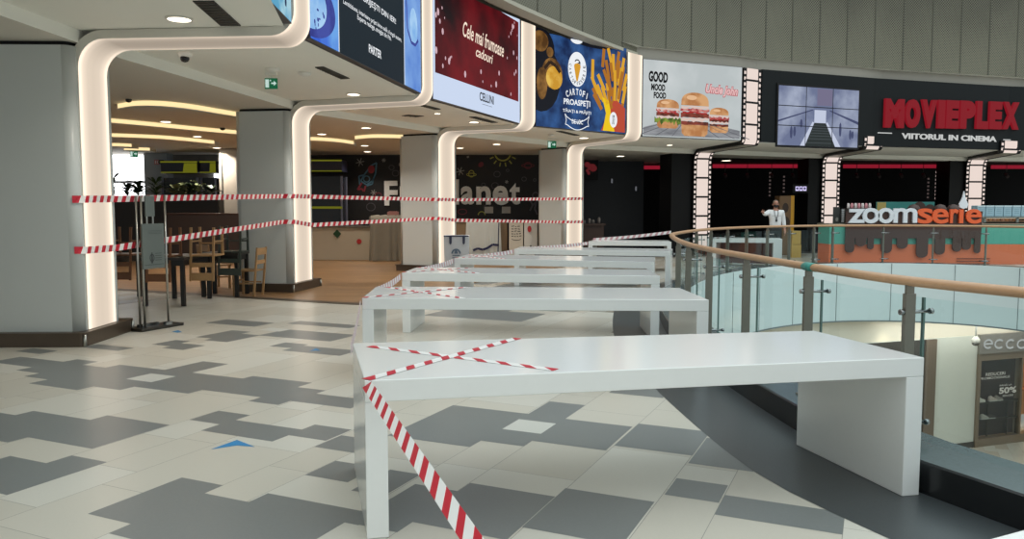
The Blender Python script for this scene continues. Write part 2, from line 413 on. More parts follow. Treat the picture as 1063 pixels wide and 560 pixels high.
# joints of the cladding
jn = MB()
for i in range(6, len(VOID) - 4, 6):
    t = (VOID[i + 1] - VOID[i - 1]).normalized(); n = Vector((t.y, -t.x))
    jn.box((VOID[i].x + n.x * .002, VOID[i].y + n.y * .002, -.55), (.012, .012, 1.42), atan2(t.y, t.x))
V2 = offs(RAIL, -.245); strip(jn, V2, V2, -1.285, -1.25)
struct('cladding_joints', jn, mat('joint_grey', (110, 120, 122), .4))
# wooden floor of the dining area
WOODF = bpy.data.materials.new('wood_floor'); WOODF.use_nodes = True
def wood_floor(m):
    nt = m.node_tree; b = nt.nodes['Principled BSDF']; b.inputs['Roughness'].default_value = .34
    tc = nt.nodes.new('ShaderNodeTexCoord'); n = nt.nodes.new('ShaderNodeTexBrick'); n.offset = .43
    n.inputs['Scale'].default_value = 1; n.inputs['Brick Width'].default_value = 1.1; n.inputs['Row Height'].default_value = .14; n.inputs['Mortar Size'].default_value = .002
    n.inputs['Color1'].default_value = srgb(146, 112, 76); n.inputs['Color2'].default_value = srgb(122, 92, 60); n.inputs['Mortar'].default_value = srgb(70, 48, 30)
    nt.links.new(tc.outputs['Object'], n.inputs['Vector']); nt.links.new(n.outputs['Color'], b.inputs['Base Color'])
wood_floor(WOODF)
wl = [g(-60, 288), g(60, 298), g(230, 308.5), g(350, 316), g(374, 317.3)]
wl += [Vector((-1.75, 13.3)), Vector((-1.3, 14.6)), Vector((-.4, 17.0)), Vector((.8, 19.5))]
wf = MB(); wp = wl + [Vector((1.8, 21.5)), Vector((1.9, 26.5)), Vector((-26, 26.5)), Vector((-26, wl[0].y))]
wf.add([(p.x, p.y, .004) for p in wp], [tuple(range(len(wp)))]); wfo = struct('floor.001', wf, WOODF); triangulate(wfo)
ed = MB(); wi = [p + Vector((.1, .22)) for p in wl]; strip(ed, wl, wi, .006, .006); struct('trim_1', ed, mat('floor_edge_dark', (66, 54, 42), .4))
# dark granite band and kerb along the railing
gb = MB(); strip(gb, offs(RAIL, .20), offs(RAIL, .84), .002, .002); struct('trim_2', gb, GRANBAND)
kb = MB(); ki = offs(RAIL, .20); ko = offs(RAIL, -.235)
strip(kb, ki, ki, .0, .165); strip(kb, ki, offs(RAIL, .19), .165, .175); strip(kb, offs(RAIL, .19), ko, .175, .175, 1); strip(kb, ko, ko, .175, -.02, 2)
struct('trim_3', kb, [GRANITE, mat('kerb_top_reflection', (84, 96, 98), .2, vary=.2, scale=60, spec=.5), SLABCLAD])  # kerb top is paler and bluer: reflected light put into its colour

# ------------------------------------------------------------------ railing
rail = thing('railing', 'curved glass railing with wooden handrail around the open atrium', 'railing', (RAIL[8].x, RAIL[8].y, .175))
hr = MB(); hr.tube([(p.x, p.y, 1.095) for p in RAIL[2:-2]], .041, 12, ry=.028); hr.build('handrail', RAILW, rail)
near_u = [705, 715.5, 737.5, 776.5, 841.5, 947.5]
posts = []
for u in near_u:
    h = hit(u, .5, 12.3)
    if h: posts.append(h)
posts.sort(key=lambda h: h[2])
i0 = posts[0][2]
extra = [i0 - 6.2, i0 - 12.4]
def at_i(x):
    i = int(x); t = x - i; return RAIL[i] + (RAIL[i + 1] - RAIL[i]) * t, (RAIL[i + 1] - RAIL[i]).normalized(), x
posts = [at_i(x) for x in reversed(extra) if x > 2] + posts
far = []
for u in (723.6, 738.6, 756, 775.7, 797.4, 820, 845.7, 865.4, 918, 970, 1025, 1085):
    h = hit(u, 12.6, 30)
    if h: far.append(h)
posts += sorted(far, key=lambda h: h[2])
CH = mat('chrome', (150, 152, 152), .22, 1.)
hw_ = hit(843.5, .5, 12)
if hw_:
    tw = MB(); tw.tube([(hw_[0].x + hw_[1].x * s_, hw_[0].y + hw_[1].y * s_, 1.095) for s_ in (-.07, .07)], .044, 12, ry=.031); o = tw.build('tape_wrap', mat('wrap_teal', (60, 140, 128), .5), rail); o['label'] = 'teal tape wrapped round the handrail'
for k, (p, t, ix) in enumerate(posts):
    n = Vector((t.y, -t.x)); a = atan2(n.y, n.x)           # n points to the void
    pb = MB(); c = p + n * .0
    isfar = p.y > 17.5
    pb.box((c.x, c.y, .60), (.068, .03 if not isfar else .035, .85), a); pb.box((c.x, c.y, 1.045), (.05, .022, .06), a)
    pb.box((c.x, c.y, .18), (.12, .06, .012), a)
    po = pb.build('post', POSTM, rail, bevel=.003)
    for zc in (.92, .275):
        cb = MB()
        for sgn in (-1, 1):
            q0 = p - n * .055 + t * .0; q1 = p + n * .14 + t * sgn * .0
        cb.tube([(p.x - n.x * .06, p.y - n.y * .06, zc), (p.x + n.x * .15, p.y + n.y * .15, zc)], .011, 8)
        for q in (p - n * .05, p + n * .15):
            cb.tube([(q.x - n.x * .010, q.y - n.y * .010, zc), (q.x + n.x * .010, q.y + n.y * .010, zc)], .017, 10)
        if isfar:
            e = p + n * .115; cb.tube([(e.x - t.x * .10, e.y - t.y * .10, zc), (e.x + t.x * .10, e.y + t.y * .10, zc)], .012, 8)
        cb.build('glass_clamp', CH, po)
for (p, t, a), (p2, t2, b) in zip(posts[:-1], posts[1:]):
    idx = [a + .025] + [i for i in range(int(a) + 1, int(b) + 1) if i > a + .3 and i < b - .3] + [b - .025]
    O = offs(RAIL, -.10); O2 = offs(RAIL, -.112)
    def on(L, x): i = int(x); return L[i] + (L[min(i + 1, len(L) - 1)] - L[i]) * (x - i)
    P = [on(O, x) for x in idx]; Q = [on(O2, x) for x in idx]
    pg = MB(); strip(pg, P, P, .177, 1.0); 
    gp = pg.build('glass_pane', GLASS, rail)
    for pp, tt in ((P[0], t), (P[-1], t2)):
        if p.y > 12: break
        eg = MB(); eg.box((pp.x, pp.y, .59), (.006, .012, .82), atan2(tt.y, tt.x)); eg.build('pane_edge', mat('glass_edge', (92, 118, 112), .2), gp)
# ------------------------------------------------------------------ long white tables
def lerp(a, b, t): return a + (b - a) * t
TABLES = []
def table(px, h, label, wood=False, leg=.10, quad=None, thick=.10):
    q = quad or [g(u, v, h) for u, v in px]        # front-left, front-right, back-right, back-left
    fl_, fr, br, bl = q; c = (fl_ + fr + br + bl) / 4
    t = thing('long_table', label, 'table', (c.x, c.y, 0), 'long white tables along the railing')
    tb = MB(); tb.hexa([(p.x, p.y, h - thick) for p in q], [(p.x, p.y, h) for p in q]); tb.build('tabletop', WHITE, t, bevel=.004)
    wdt = (fr - fl_).length; k = leg / wdt
    for A in ((fl_, lerp(fl_, fr, k), lerp(bl, br, k), bl), (lerp(fr, fl_, k), fr, br, lerp(br, bl, k))):
        lb = MB(); lb.hexa([(p.x, p.y, 0.002) for p in A], [(p.x, p.y, h - thick - .0005) for p in A]); lb.build('side_panel', WHITE, t, bevel=.004)
    TABLES.append((q, h)); return t
bl0 = g(579, 680, .72); B0 = g(1063, 550.0, .72); d0 = (B0 - bl0).normalized(); n0 = Vector((d0.y, -d0.x)); br0 = bl0 + d0 * 2.75
table(None, .72, 'white table with only its back corner in view beside the kerb', quad=[bl0 + n0 * .95 - d0 * .1, br0 + n0 * .95 - d0 * .5, br0, bl0])
table([(378.5, 395.5), (959.6, 371.4), (845, 343.5), (366, 356.5)], .734, 'largest white table, a big red and white tape cross at its corner')
table([(375.8, 309.6), (735.9, 311.5), (705.5, 299), (390.7, 297.7)], .726, 'white table directly behind the largest one, black granite seen under it')
table([(417.2, 283.3), (685, 286.8), (673, 280), (433, 277.5)], .735, 'white table third in the row, with its open leg frame over the wood floor edge')
table([(471.5, 268.2), (678.6, 272.3), (680, 267.0), (486, 264.2)], .72, 'white table fourth in the row, level with the shopping bag')
table(None, .72, 'white table fifth in the row whose end leg stands beside the railing bend', quad=[up(533.7, 15.55), up(697, 14.75), up(699, 15.7), up(541, 16.6)])
table(None, .72, 'last and smallest white table of the row, against the dark cinema front', quad=[up(611, 19.3), up(697.5, 19.0), up(694, 20.0), up(616, 20.3)])
# the table beyond the atrium, in front of the standing man
t7 = table(None, .74, 'white table beyond the atrium in front of the standing man', quad=[up(735, 20.7), up(813, 20.2), up(810, 21.2), up(742, 21.7)], leg=.22, thick=.10)
q7 = TABLES[-1][0]
mp7 = MB(); a7 = lerp(q7[3], q7[2], .13); b7 = lerp(q7[3], q7[2], .87)
mp7.hexa([(p.x, p.y, .05) for p in (lerp(a7, q7[0], .15), lerp(b7, q7[1], .15), b7, a7)], [(p.x, p.y, .60) for p in (lerp(a7, q7[0], .15), lerp(b7, q7[1], .15), b7, a7)])
mp7.build('back_panel', mat('red_brown_panel', (122, 72, 62), .5, vary=.2, scale=3), t7)

# ------------------------------------------------------------------ red and white tape
def tape(name, path, label, cat, group=None, width=.07, seg=.07, slant=.03, side=None, off=(0, 0, .0), first=0, duty=.5):
    """band that follows path; 'side' is the across direction at each point"""
    P = [Vector(p) for p in path]; L = [0]
    for a, b in zip(P[:-1], P[1:]): L.append(L[-1] + (b - a).length)
    def at(s):
        s = max(0, min(L[-1], s))
        for i in range(len(L) - 1):
            if s <= L[i + 1] + 1e-9:
                return P[i] + (P[i + 1] - P[i]) * ((s - L[i]) / max(1e-9, L[i + 1] - L[i]))
        return P[-1]
    mb = MB(); s = 0; k = first; n = 0
    sd = side if callable(side) else (lambda s_: Vector(side))
    pr_ = 2 * seg; nn = int(L[-1] / pr_) + 1
    cuts = sorted(set([0.0] + [x for x in [i * pr_ for i in range(nn + 1)] + [i * pr_ + pr_ * duty for i in range(nn + 1)] if x <= L[-1]] + L))
    kk = lambda x: 0 if (x / pr_) % 1 < duty else 1
    while len(cuts) > 1:
        a, b = cuts[0], cuts[1]; cuts = cuts[1:]
        if b - a < 1e-5: continue
        def pr(x, w):
            sl = slant * (w - .5) * 2 if (0 < x < L[-1]) else 0
            p = at(x + sl); return p + sd(x) * width * (w - .5) + Vector(off)
        vs = [pr(a, 0), pr(b, 0), pr(b, 1), pr(a, 1)]
        mb.add(vs, [(0, 1, 2, 3)], (kk((a + b) / 2) + first) % 2)
    c = P[0]; o = mb.build(name, [RED, TWHITE], origin=tuple(c)); tag(o, label, cat, group); 
    so = o.modifiers.new('thick', 'SOLIDIFY'); so.thickness = .0008; so.offset = 1
    return o
def on_top(h, *pts): return [(g(u, v, h).x, g(u, v, h).y, h + .0014) for u, v in pts]
def cross_side(path):
    d = (Vector(path[-1]) - Vector(path[0])).normalized(); return Vector((-d.y, d.x, 0))
def xtape(h, p, q, lab, z=0, sl=-.036):
    pa = on_top(h + z, p, q); tape('tape_strip', pa, lab, 'tape', 'tape crosses on the tabletops', width=.055, seg=.072, slant=sl if z == 0 else .03, duty=.44, side=cross_side(pa))
xtape(.734, (384, 360), (577, 384.5), 'tape strip on the largest table running from its far corner to its front edge')
xtape(.734, (380, 394.5), (537, 351.5), 'tape strip on the largest table running from its near corner to its back edge', .0012)
xtape(.726, (402, 298.5), (481, 310), 'tape strip on the second white table from its far corner to its front edge')
xtape(.726, (377, 309.3), (484, 298.5), 'tape strip on the second white table from its near corner to its back edge', .0012)
xtape(.735, (434, 277.8), (497, 284), 'tape strip on the third white table from its far corner to its front edge')
xtape(.735, (418, 283), (487, 278.2), 'tape strip on the third white table from its near corner to its back edge', .0012)
xtape(.72, (487, 264.7), (524, 269), 'tape strip on the fourth white table from its far corner to its front edge')
xtape(.72, (473, 268), (522, 265), 'tape strip on the fourth white table from its near corner to its back edge', .0012)
# tape running from table to table along their ends
def corner(i, j): q, h = TABLES[i]; return Vector((q[j].x, q[j].y, h - .045))
UPV = Vector((0, 0, 1))
def span(a, b, lab, sag=.03, wd=.075, side=(0, 0, 1), n=6, sl=.02, pale=True):
    pts = [a + (b - a) * (i / n) + Vector((0, 0, -sag * 4 * (i / n) * (1 - i / n))) for i in range(n + 1)]
    o = tape('barrier_tape', pts, lab, 'tape', 'tape strung between the white tables', width=wd, seg=.072, slant=sl, side=side, duty=.46)
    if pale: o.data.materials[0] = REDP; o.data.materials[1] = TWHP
o_ = Vector((-.012, -.004, 0))
span(corner(1, 0) + Vector((.012, -.012, .03)), Vector((bl0.x - .01, bl0.y + .03, .70)), 'red and white tape hanging loose from the near corner of the largest table', .0, wd=.05, side=(.80, .1, .55), n=10, sl=-.056, pale=False)
span(corner(2, 0) + o_, corner(1, 3) + o_, 'tape strung between the first two large white tables', .02)
span(corner(3, 0) + o_, corner(2, 3) + o_, 'tape strung from the second white table to the third', .02)
span(corner(4, 0) + o_, corner(3, 3) + o_, 'tape strung from the third white table to the fourth', .02)
span(corner(5, 0) + o_, corner(4, 3) + o_, 'tape strung from the fourth white table to the fifth', .02)
span(corner(6, 0) + o_, corner(5, 3) + o_, 'tape strung from the fifth white table to the last one', .02)
hp = hit(699.5, 10, 13)
span(corner(6, 3) + Vector((0, 0, .05)), Vector((up(697, 20.2).x, 20.2, .92)), 'tape strung behind the last table towards the railing bend', .02)
# blue floor stickers
BLUE = mat('sticker_blue', (24, 132, 190), .4)
for pts, lab in (([(219.5, 467), (246, 457.3), (264.5, 464.5), (246, 463)], 'blue arrow sticker on the floor, the biggest of three'),
                 ([(321.5, 365), (328, 362.2), (333, 364.6), (328, 364.2)], 'small blue arrow sticker near the second white table'),
                 ([(178, 344.8), (185, 343.2), (189, 345.2), (184.5, 345.6)], 'small blue arrow sticker near the poster stand')):
    mb = MB(); P = [g(u, v) for u, v in pts]; mb.prism([(p.x, p.y) for p in P], .0016, .0024); o = mb.build('floor_sticker', BLUE, origin=(P[0].x, P[0].y, .0016)); tag(o, lab, 'sticker', 'blue arrows on the floor')
# ------------------------------------------------------------------ columns with light frames
ZL = 3.34; ZS = 3.44; ZC = 3.30
COLS = [  # near/far edges of the light strip on the column (u, Y) and on the fascia (u, Y), kind
 dict(c=((85.6, 8.74), (115.6, 9.40)), f=((305, 8.55), (322, 9.2)), film=False, what='at the tape end beside the poster stand'),
 dict(c=((304.5, 14.4), (322.3, 15.15)), f=((438.5, 13.6), (449.5, 14.2)), film=False, what='beside the chairs turned up on tables'),
 dict(c=((455.3, 19.0), (472, 19.7)), f=((541, 18.3), (555.7, 18.8)), film=False, what='beside the shopping bag'),
 dict(c=((588.5, 23.2), (604, 23.7)), f=((651, 20.9), (666, 21.4)), film=False, what='beside the potato and burger screens'),
 dict(c=((719.5, 25.9), (738, 26.1)), f=((770.5, 22.7), (789, 23.1)), film=True, what='between the burger screen and the video wall'),
 dict(c=((852.5, 28.2), (871.5, 28.3)), f=((897, 24.5), (917, 24.8)), film=True, what='rising behind the dessert counter end'),
 dict(c=((1001.5, 29.7), (1022.5, 29.8)), f=((1039, 26.1), (1061, 26.4)), film=True, what='rising behind the orange sign letters'),
]
FTOP = 5.72
def ribbon_path(L, z0, z1, r=.30, r2=.26):
    P = [(0, z0, 1, 0)]
    n = 8
    P += [(0, z0 + (ZL - r - z0) * i / 6, 1, 0) for i in range(1, 6)]
    P += [(r - r * cos(a), ZL - r + r * sin(a), cos(a), -sin(a)) for a in [pi / 2 * i / n for i in range(n + 1)]]
    P += [(r + (L - r - r2) * i / 4, ZL, 0, -1) for i in range(1, 4)]
    P += [(L - r2 + r2 * sin(a), ZL + r2 - r2 * cos(a), sin(a), -cos(a)) for a in [pi / 2 * i / n for i in range(n + 1)]]
    P += [(L, ZL + r2 + (z1 - ZL - r2) * i / 4, 1, 0) for i in range(1, 5)]
    return P
LEDG = emis('led_panel_glow', (255, 236, 214), 1.); _nt = LEDG.node_tree; _b = _nt.nodes['Principled BSDF']
_uv = _nt.nodes.new('ShaderNodeUVMap'); _uv.uv_map = 'UVMap'; _sx = _nt.nodes.new('ShaderNodeSeparateXYZ'); _nt.links.new(_uv.outputs[0], _sx.inputs[0])
_cr = _nt.nodes.new('ShaderNodeValToRGB'); _nt.links.new(_sx.outputs[0], _cr.inputs[0])
for _p, _v in ((0, 1.), (.05, 1.), (.14, .72), (.3, .58), (.5, .55), (.7, .58), (.86, .72), (.95, 1.), (1, .95)):
    _e = _cr.color_ramp.elements.new(_p) if 0 < _p < 1 else _cr.color_ramp.elements[0 if _p == 0 else len(_cr.color_ramp.elements) - 1]
    _e.color = (_v, _v, _v, 1)
_m = _nt.nodes.new('ShaderNodeMath'); _m.operation = 'MULTIPLY'; _m2 = _nt.nodes.new('ShaderNodeMath'); _m2.operation = 'MULTIPLY'; _m2.inputs[1].default_value = 1.32
_nt.links.new(_cr.outputs[0], _m.inputs[0]); _nt.links.new(_sx.outputs[1], _m.inputs[1]); _nt.links.new(_m.outputs[0], _m2.inputs[0]); _nt.links.new(_m2.outputs[0], _b.inputs['Emission Strength'])
RIBSIDE = mat('strip_light_side', (216, 212, 202), .4)
for ci, cd in enumerate(COLS):
    Cn, Cf = up(*cd['c'][0], 1.8), up(*cd['c'][1], 1.8); Fn, Ff = up(*cd['f'][0], 3.6), up(*cd['f'][1], 3.6)
    L = ((Fn - Cn).length + (Ff - Cf).length) / 2
    if (Fn - Cn).length < 1.2: L = 1.6
    top = (FTOP, 5.8, 5.76, 5.57, 5.49)[ci] if ci < 5 else ZL + .40
    path = ribbon_path(L, .165, top, r2=.26 if not cd['film'] else .2)
    sn = ((Fn - Cn).normalized() + (Ff - Cf).normalized()) / 2
    def at(s, z, w, back=0., nx=0., nz=0.):
        f = s / L; a = lerp(Cn, Fn, f); b = lerp(Cf, Ff, f); p = lerp(a, b, w)
        return Vector((p.x - sn.x * nx * back, p.y - sn.y * nx * back, z - nz * back))
    base = lerp(Cn, Cf, .5)
    film = cd['film']
    lab = ('film strip light up the black column, ' if film else 'glowing strip bent from column to ceiling, ') + cd['what']
    R = thing('strip_light', lab, 'light strip', (base.x, base.y, .165), 'film strip lights' if film else 'glowing strips on the white columns')
    def band(w0, w1, lift=0.):
        mb = MB(); N = len(path)
        vs = []
        for (s, z, nx, nz) in path: vs += [at(s, z, w0, -lift, nx, nz), at(s, z, w1, -lift, nx, nz)]
        mb.add(vs, [(2 * i, 2 * i + 1, 2 * i + 3, 2 * i + 2) for i in range(N - 1)], 0, True); return mb
    # casing: sides and back
    cs = MB(); vs = []
    TH = .095
    for (s, z, nx, nz) in path: vs += [at(s, z, 0, .002, nx, nz), at(s, z, 1, .002, nx, nz), at(s, z, 1, TH, nx, nz), at(s, z, 0, TH, nx, nz)]
    N = len(path)
    fs = [(4 * i + a, 4 * i + (a + 1) % 4, 4 * i + 4 + (a + 1) % 4, 4 * i + 4 + a) for i in range(N - 1) for a in range(4)]
    cs.add(vs, fs, 0, False); cs.f += [[0, 1, 2, 3], [4 * N - 4, 4 * N - 3, 4 * N - 2, 4 * N - 1]]; cs.m += [0, 0]; cs.sm += [False] * 2
    cs.build('casing', BLACKP if film else RIBSIDE, R)
    if not film:
        bo = band(.015, .985, .0); pn = bo.build('light_panel', LEDG, R); ul = pn.data.uv_layers.new(name='UVMap')
        for l in pn.data.loops:
            vi = l.vertex_index; q_ = path[vi // 2]; ul.data[l.index].uv = (float(vi % 2), .5 + .5 * abs(q_[2]))
    else:
        FILML = emis('film_light', (255, 236, 226), .82)
        bo = band(.185, .815, .0); FILMC = mat('film_light_off', (196, 190, 176), .4)
        nb = len(bo.f)
        for i_ in range(nb):
            if abs(path[i_][2]) < .45 and abs(path[i_ + 1][2]) < .45: bo.m[i_] = 1
        bo.build('light_panel', [FILML, FILMC], R)
        # frame lines and perforations, following the strip
        cum = [0]
        for a, b in zip(path[:-1], path[1:]): cum.append(cum[-1] + sqrt((a[0] - b[0]) ** 2 + (a[1] - b[1]) ** 2))
        def pa(x):
            for i in range(len(cum) - 1):
                if x <= cum[i + 1] + 1e-9:
                    t = (x - cum[i]) / max(1e-9, cum[i + 1] - cum[i]); A, B = path[i], path[i + 1]; return [A[k] + (B[k] - A[k]) * t for k in range(4)]
            return list(path[-1])
        fl_ = MB(); x = .5
        while x < cum[-1]:
            a, b = pa(x - .03), pa(x + .03); fl_.add([at(a[0], a[1], .1, -.004, a[2], a[3]), at(a[0], a[1], .9, -.004, a[2], a[3]), at(b[0], b[1], .9, -.004, b[2], b[3]), at(b[0], b[1], .1, -.004, b[2], b[3])], [(0, 1, 2, 3)]); x += .62
        fl_.build('frame_lines', BLACKP, R)
        pf = MB(); x = .1
        while x < cum[-1] - .1:
            a, b = pa(x), pa(x + .085)
            for w in (.035, .865):
                if abs(a[2]) < .4: continue
                pf.add([at(a[0], a[1], w, -.003, a[2], a[3]), at(a[0], a[1], w + .10, -.003, a[2], a[3]), at(b[0], b[1], w + .10, -.003, b[2], b[3]), at(b[0], b[1], w, -.003, b[2], b[3])], [(0, 1, 2, 3)])
            x += .16
        pf.build('perforations', FILML, R)
    # column behind the strip
    t = (Cf - Cn).normalized(); nrm = Vector((t.y, -t.x));
    if nrm.dot(sn) < 0: nrm = -nrm
    wd = (Cf - Cn).length
    def rrect(a0, a1, b0, b1, r, seg=5):
        pts = []
        for (ca, cb, st) in ((a1 - r, b1 - r, 0), (a0 + r, b1 - r, pi / 2), (a0 + r, b0 + r, pi), (a1 - r, b0 + r, 3 * pi / 2)):
            for k in range(seg + 1):
                an = st + pi / 2 * k / seg; pts.append((ca + r * cos(an), cb + r * sin(an)))
        return [(Cn.x + t.x * a + nrm.x * b, Cn.y + t.y * a + nrm.y * b) for a, b in pts]
    if not film:
        K = thing('column', 'rounded grey white square column with dark plinth ' + cd['what'], 'column', (base.x - nrm.x * .5, base.y - nrm.y * .5, 0), 'white columns')
        bm_ = MB(); bm_.prism(rrect(-.12, wd + .16, -1.05, -.012, .10), .16, ZC - .045, 0, False); so = bm_.build('shaft', COLM, K)
        for p in so.data.polygons:
            if abs(p.normal.z) < .5 and p.area < .3: p.use_smooth = True
        cp = MB(); cp.prism(rrect(-.08, wd + .12, -1.0, -.05, .09), ZC - .045, ZC + .0, 0); cp.build('shadow_gap', BLACKP, K)
        pl = MB(); pl.prism(rrect(-.2, wd + .30, -1.12, .05, .05), .003, .14); pl.prism(rrect(-.22, wd + .32, -1.14, .07, .05), .14, .16); pl.build('plinth', PLINTH, K)
        st = MB()
        for a in (-.19, wd + .29):
            st.tube([(Cn.x + t.x * a + nrm.x * .055, Cn.y + t.y * a + nrm.y * .055, .004), (Cn.x + t.x * a + nrm.x * .055, Cn.y + t.y * a + nrm.y * .055, .138)], .018, 8)
        st.build('plinth_trim', STEEL, K)
    else:
        K = thing('column', 'black column carrying the film strip light ' + cd['what'], 'column', (base.x - nrm.x * .5, base.y - nrm.y * .5, 0), 'black cinema columns')
        bm_ = MB(); bm_.prism(rrect({4: -.75, 5: -.46, 6: -.58}[ci], wd + .06, -.9, -.097, .02), .0, ZC, 0); bm_.build('shaft', BLACKP, K)
    cd.update(Cn=Cn, Cf=Cf, Fn=Fn, Ff=Ff, t=t, nrm=nrm, L=L)

# ------------------------------------------------------------------ ceilings
far_line = [Vector((-4.6, -6)), Vector((-4.75, 2)), ]
colline = [Vector((-5.3, -6)), Vector((-4.95, 4))]
for cd in COLS:
    colline += [cd['Cn'] + cd['nrm'] * .02, cd['Cf'] + cd['nrm'] * .02]
colline += [Vector((24, 30.6))]
fasc = [Vector((-3.6, -6)), Vector((-2.15, 5.0)), Vector((-2.2, 7.3))]
for cd in COLS: fasc += [cd['Fn'] - cd['nrm'] * .0, cd['Ff'] - cd['nrm'] * .0]
fasc += [Vector((24, 27.6))]
sf = MB(); fcut = fasc[:3] + [x for cd in COLS for x in (cd['Fn'] - cd['nrm'] * .11, cd['Ff'] - cd['nrm'] * .11)] + fasc[-1:]
poly = colline + list(reversed(fcut))
sf.add([(p.x, p.y, ZS) for p in poly], [tuple(range(len(poly)))]); so = struct('ceiling', sf, CEIL); triangulate(so)
ic = MB(); poly = colline + [Vector((24, 36)), Vector((-26, 36)), Vector((-26, -6))]
ic.add([(p.x, p.y, ZC) for p in poly], [tuple(range(len(poly)))])
strip(ic, colline, colline, ZC, ZS, 1, False)
so = struct('ceiling.001', ic, [CEILW, CEIL]); triangulate(so)
# closing slab above the soffit up to the screens, and floor of the upper gallery
ub = MB(); poly = fasc + [Vector((24, 40)), Vector((-26, 40)), Vector((-26, -6))]
ub.add([(p.x, p.y, 5.80) for p in poly], [tuple(range(len(poly)))]); so = struct('ceiling.002', ub, CEIL); triangulate(so)
# fascia backing behind screens
fb = [p + Vector((-.16, .02)) for p in fasc[:-4]] + [p + Vector((-.02, .16)) for p in fasc[-4:]]
for fa_, fz_ in zip(fb[:-1], fb[1:]):
    bf = MB(); Pz = Plane2(fa_, fz_, ZS); Pz.rect(bf, 0, Pz.w, .0, 5.80 - ZS, 0); struct('wall_fascia', bf, mat('fascia_grey', (150, 146, 136), .6))

# upper gallery parapet of perforated metal
PERF = bpy.data.materials.new('perforated_metal'); PERF.use_nodes = True
def perf(m):
    nt = m.node_tree; b = nt.nodes['Principled BSDF']; b.inputs['Roughness'].default_value = .55; b.inputs['Metallic'].default_value = .2
    uv = nt.nodes.new('ShaderNodeUVMap'); uv.uv_map = 'UVMap'
    sc = nt.nodes.new('ShaderNodeVectorMath'); sc.operation = 'MULTIPLY'; sc.inputs[1].default_value = (1 / .062, 1 / .062, 1)
    nt.links.new(uv.outputs[0], sc.inputs[0])
    ro = nt.nodes.new('ShaderNodeVectorRotate'); ro.rotation_type = 'Z_AXIS'; ro.inputs['Angle'].default_value = pi / 4; nt.links.new(sc.outputs[0], ro.inputs['Vector'])
    fr = nt.nodes.new('ShaderNodeVectorMath'); fr.operation = 'FRACTION'; nt.links.new(ro.outputs[0], fr.inputs[0])
    sb_ = nt.nodes.new('ShaderNodeVectorMath'); sb_.operation = 'SUBTRACT'; sb_.inputs[1].default_value = (.5, .5, 0); nt.links.new(fr.outputs[0], sb_.inputs[0])
    sx = nt.nodes.new('ShaderNodeSeparateXYZ'); nt.links.new(sb_.outputs[0], sx.inputs[0])
    cx = nt.nodes.new('ShaderNodeCombineXYZ'); nt.links.new(sx.outputs[0], cx.inputs[0]); nt.links.new(sx.outputs[1], cx.inputs[1])
    ln = nt.nodes.new('ShaderNodeVectorMath'); ln.operation = 'LENGTH'; nt.links.new(cx.outputs[0], ln.inputs[0])
    # hole size varies slowly over the sheet: the pattern of the screen
    no = nt.nodes.new('ShaderNodeTexNoise'); no.inputs['Scale'].default_value = .55; no.inputs['Detail'].default_value = 3; nt.links.new(uv.outputs[0], no.inputs['Vector'])
    su = nt.nodes.new('ShaderNodeSeparateXYZ'); nt.links.new(uv.outputs[0], su.inputs[0])
    gr = nt.nodes.new('ShaderNodeMapRange'); gr.inputs[1].default_value = 5.6; gr.inputs[2].default_value = 8.6; gr.inputs[3].default_value = .10; gr.inputs[4].default_value = .34; nt.links.new(su.outputs[1], gr.inputs[0])
    ad = nt.nodes.new('ShaderNodeMath'); ad.operation = 'MULTIPLY_ADD'; ad.inputs[1].default_value = .22; nt.links.new(no.outputs['Fac'], ad.inputs[0]); nt.links.new(gr.outputs[0], ad.inputs[2])
    lt = nt.nodes.new('ShaderNodeMath'); lt.operation = 'LESS_THAN'; nt.links.new(ln.outputs['Value'], lt.inputs[0]); nt.links.new(ad.outputs[0], lt.inputs[1])
    mx = nt.nodes.new('ShaderNodeMix'); mx.data_type = 'RGBA'; mx.inputs[6].default_value = srgb(116, 114, 98); mx.inputs[7].default_value = srgb(60, 58, 49); nt.links.new(lt.outputs[0], mx.inputs[0])
    nt.links.new(mx.outputs[2], b.inputs['Base Color'])
perf(PERF)
lip = [Vector((-3.4, 6.0)), Vector((-2.4, 9.8)), Vector((-1.3, 13.0))] + [g(u, v, 5.6) for u, v in ((521, 0), (543, 9), (580, 26), (620, 42), (667, 59), (720, 69), (789, 79), (840, 83.3), (908, 87.5), (980, 90), (1063, 92.5))]
lip += [Vector((20.5, 28.0)), Vector((25, 27.5))]
LIP = smooth(resample(catmull(lip, 6), .36), 6)
pp = MB(); ptop = [p + (LIP[min(i + 1, len(LIP) - 1)] - LIP[max(i - 1, 0)]).normalized().cross(Vector((0, 0, 1))).to_2d() * .0 if False else p for i, p in enumerate(LIP)]
strip(pp, LIP, LIP, 5.66, 9.2, 0, True)
po = struct('parapet', pp, PERF)
uvl = po.data.uv_layers.new(name='UVMap'); acc = [0]
for a, b in zip(LIP[:-1], LIP[1:]): acc.append(acc[-1] + (b - a).length)
nL = len(LIP)
for l in po.data.loops:
    vi = l.vertex_index; uvl.data[l.index].uv = (acc[vi % nL], 5.66 if vi < nL else 9.2)
LB = offs(LIP, -.02)
lp = MB(); tgt = []
for p in LIP: tgt.append(p + Vector((-.25, 1.2)) if p.x < 3 else p + Vector((0, 2.2)))
strip(lp, offs(LIP, -.02), offs(LIP, -.02), 5.58, 5.66); strip(lp, offs(LIP, -.02), offs(LIP, .3), 5.58, 5.58)
strip(lp, offs(LIP, .3), tgt, 5.58, 5.79, 1)
struct('trim_4', lp, [mat('lip_paint', (176, 172, 156), .6), mat('lip_under', (150, 140, 122), .7)])
js = MB(); 
k = 0
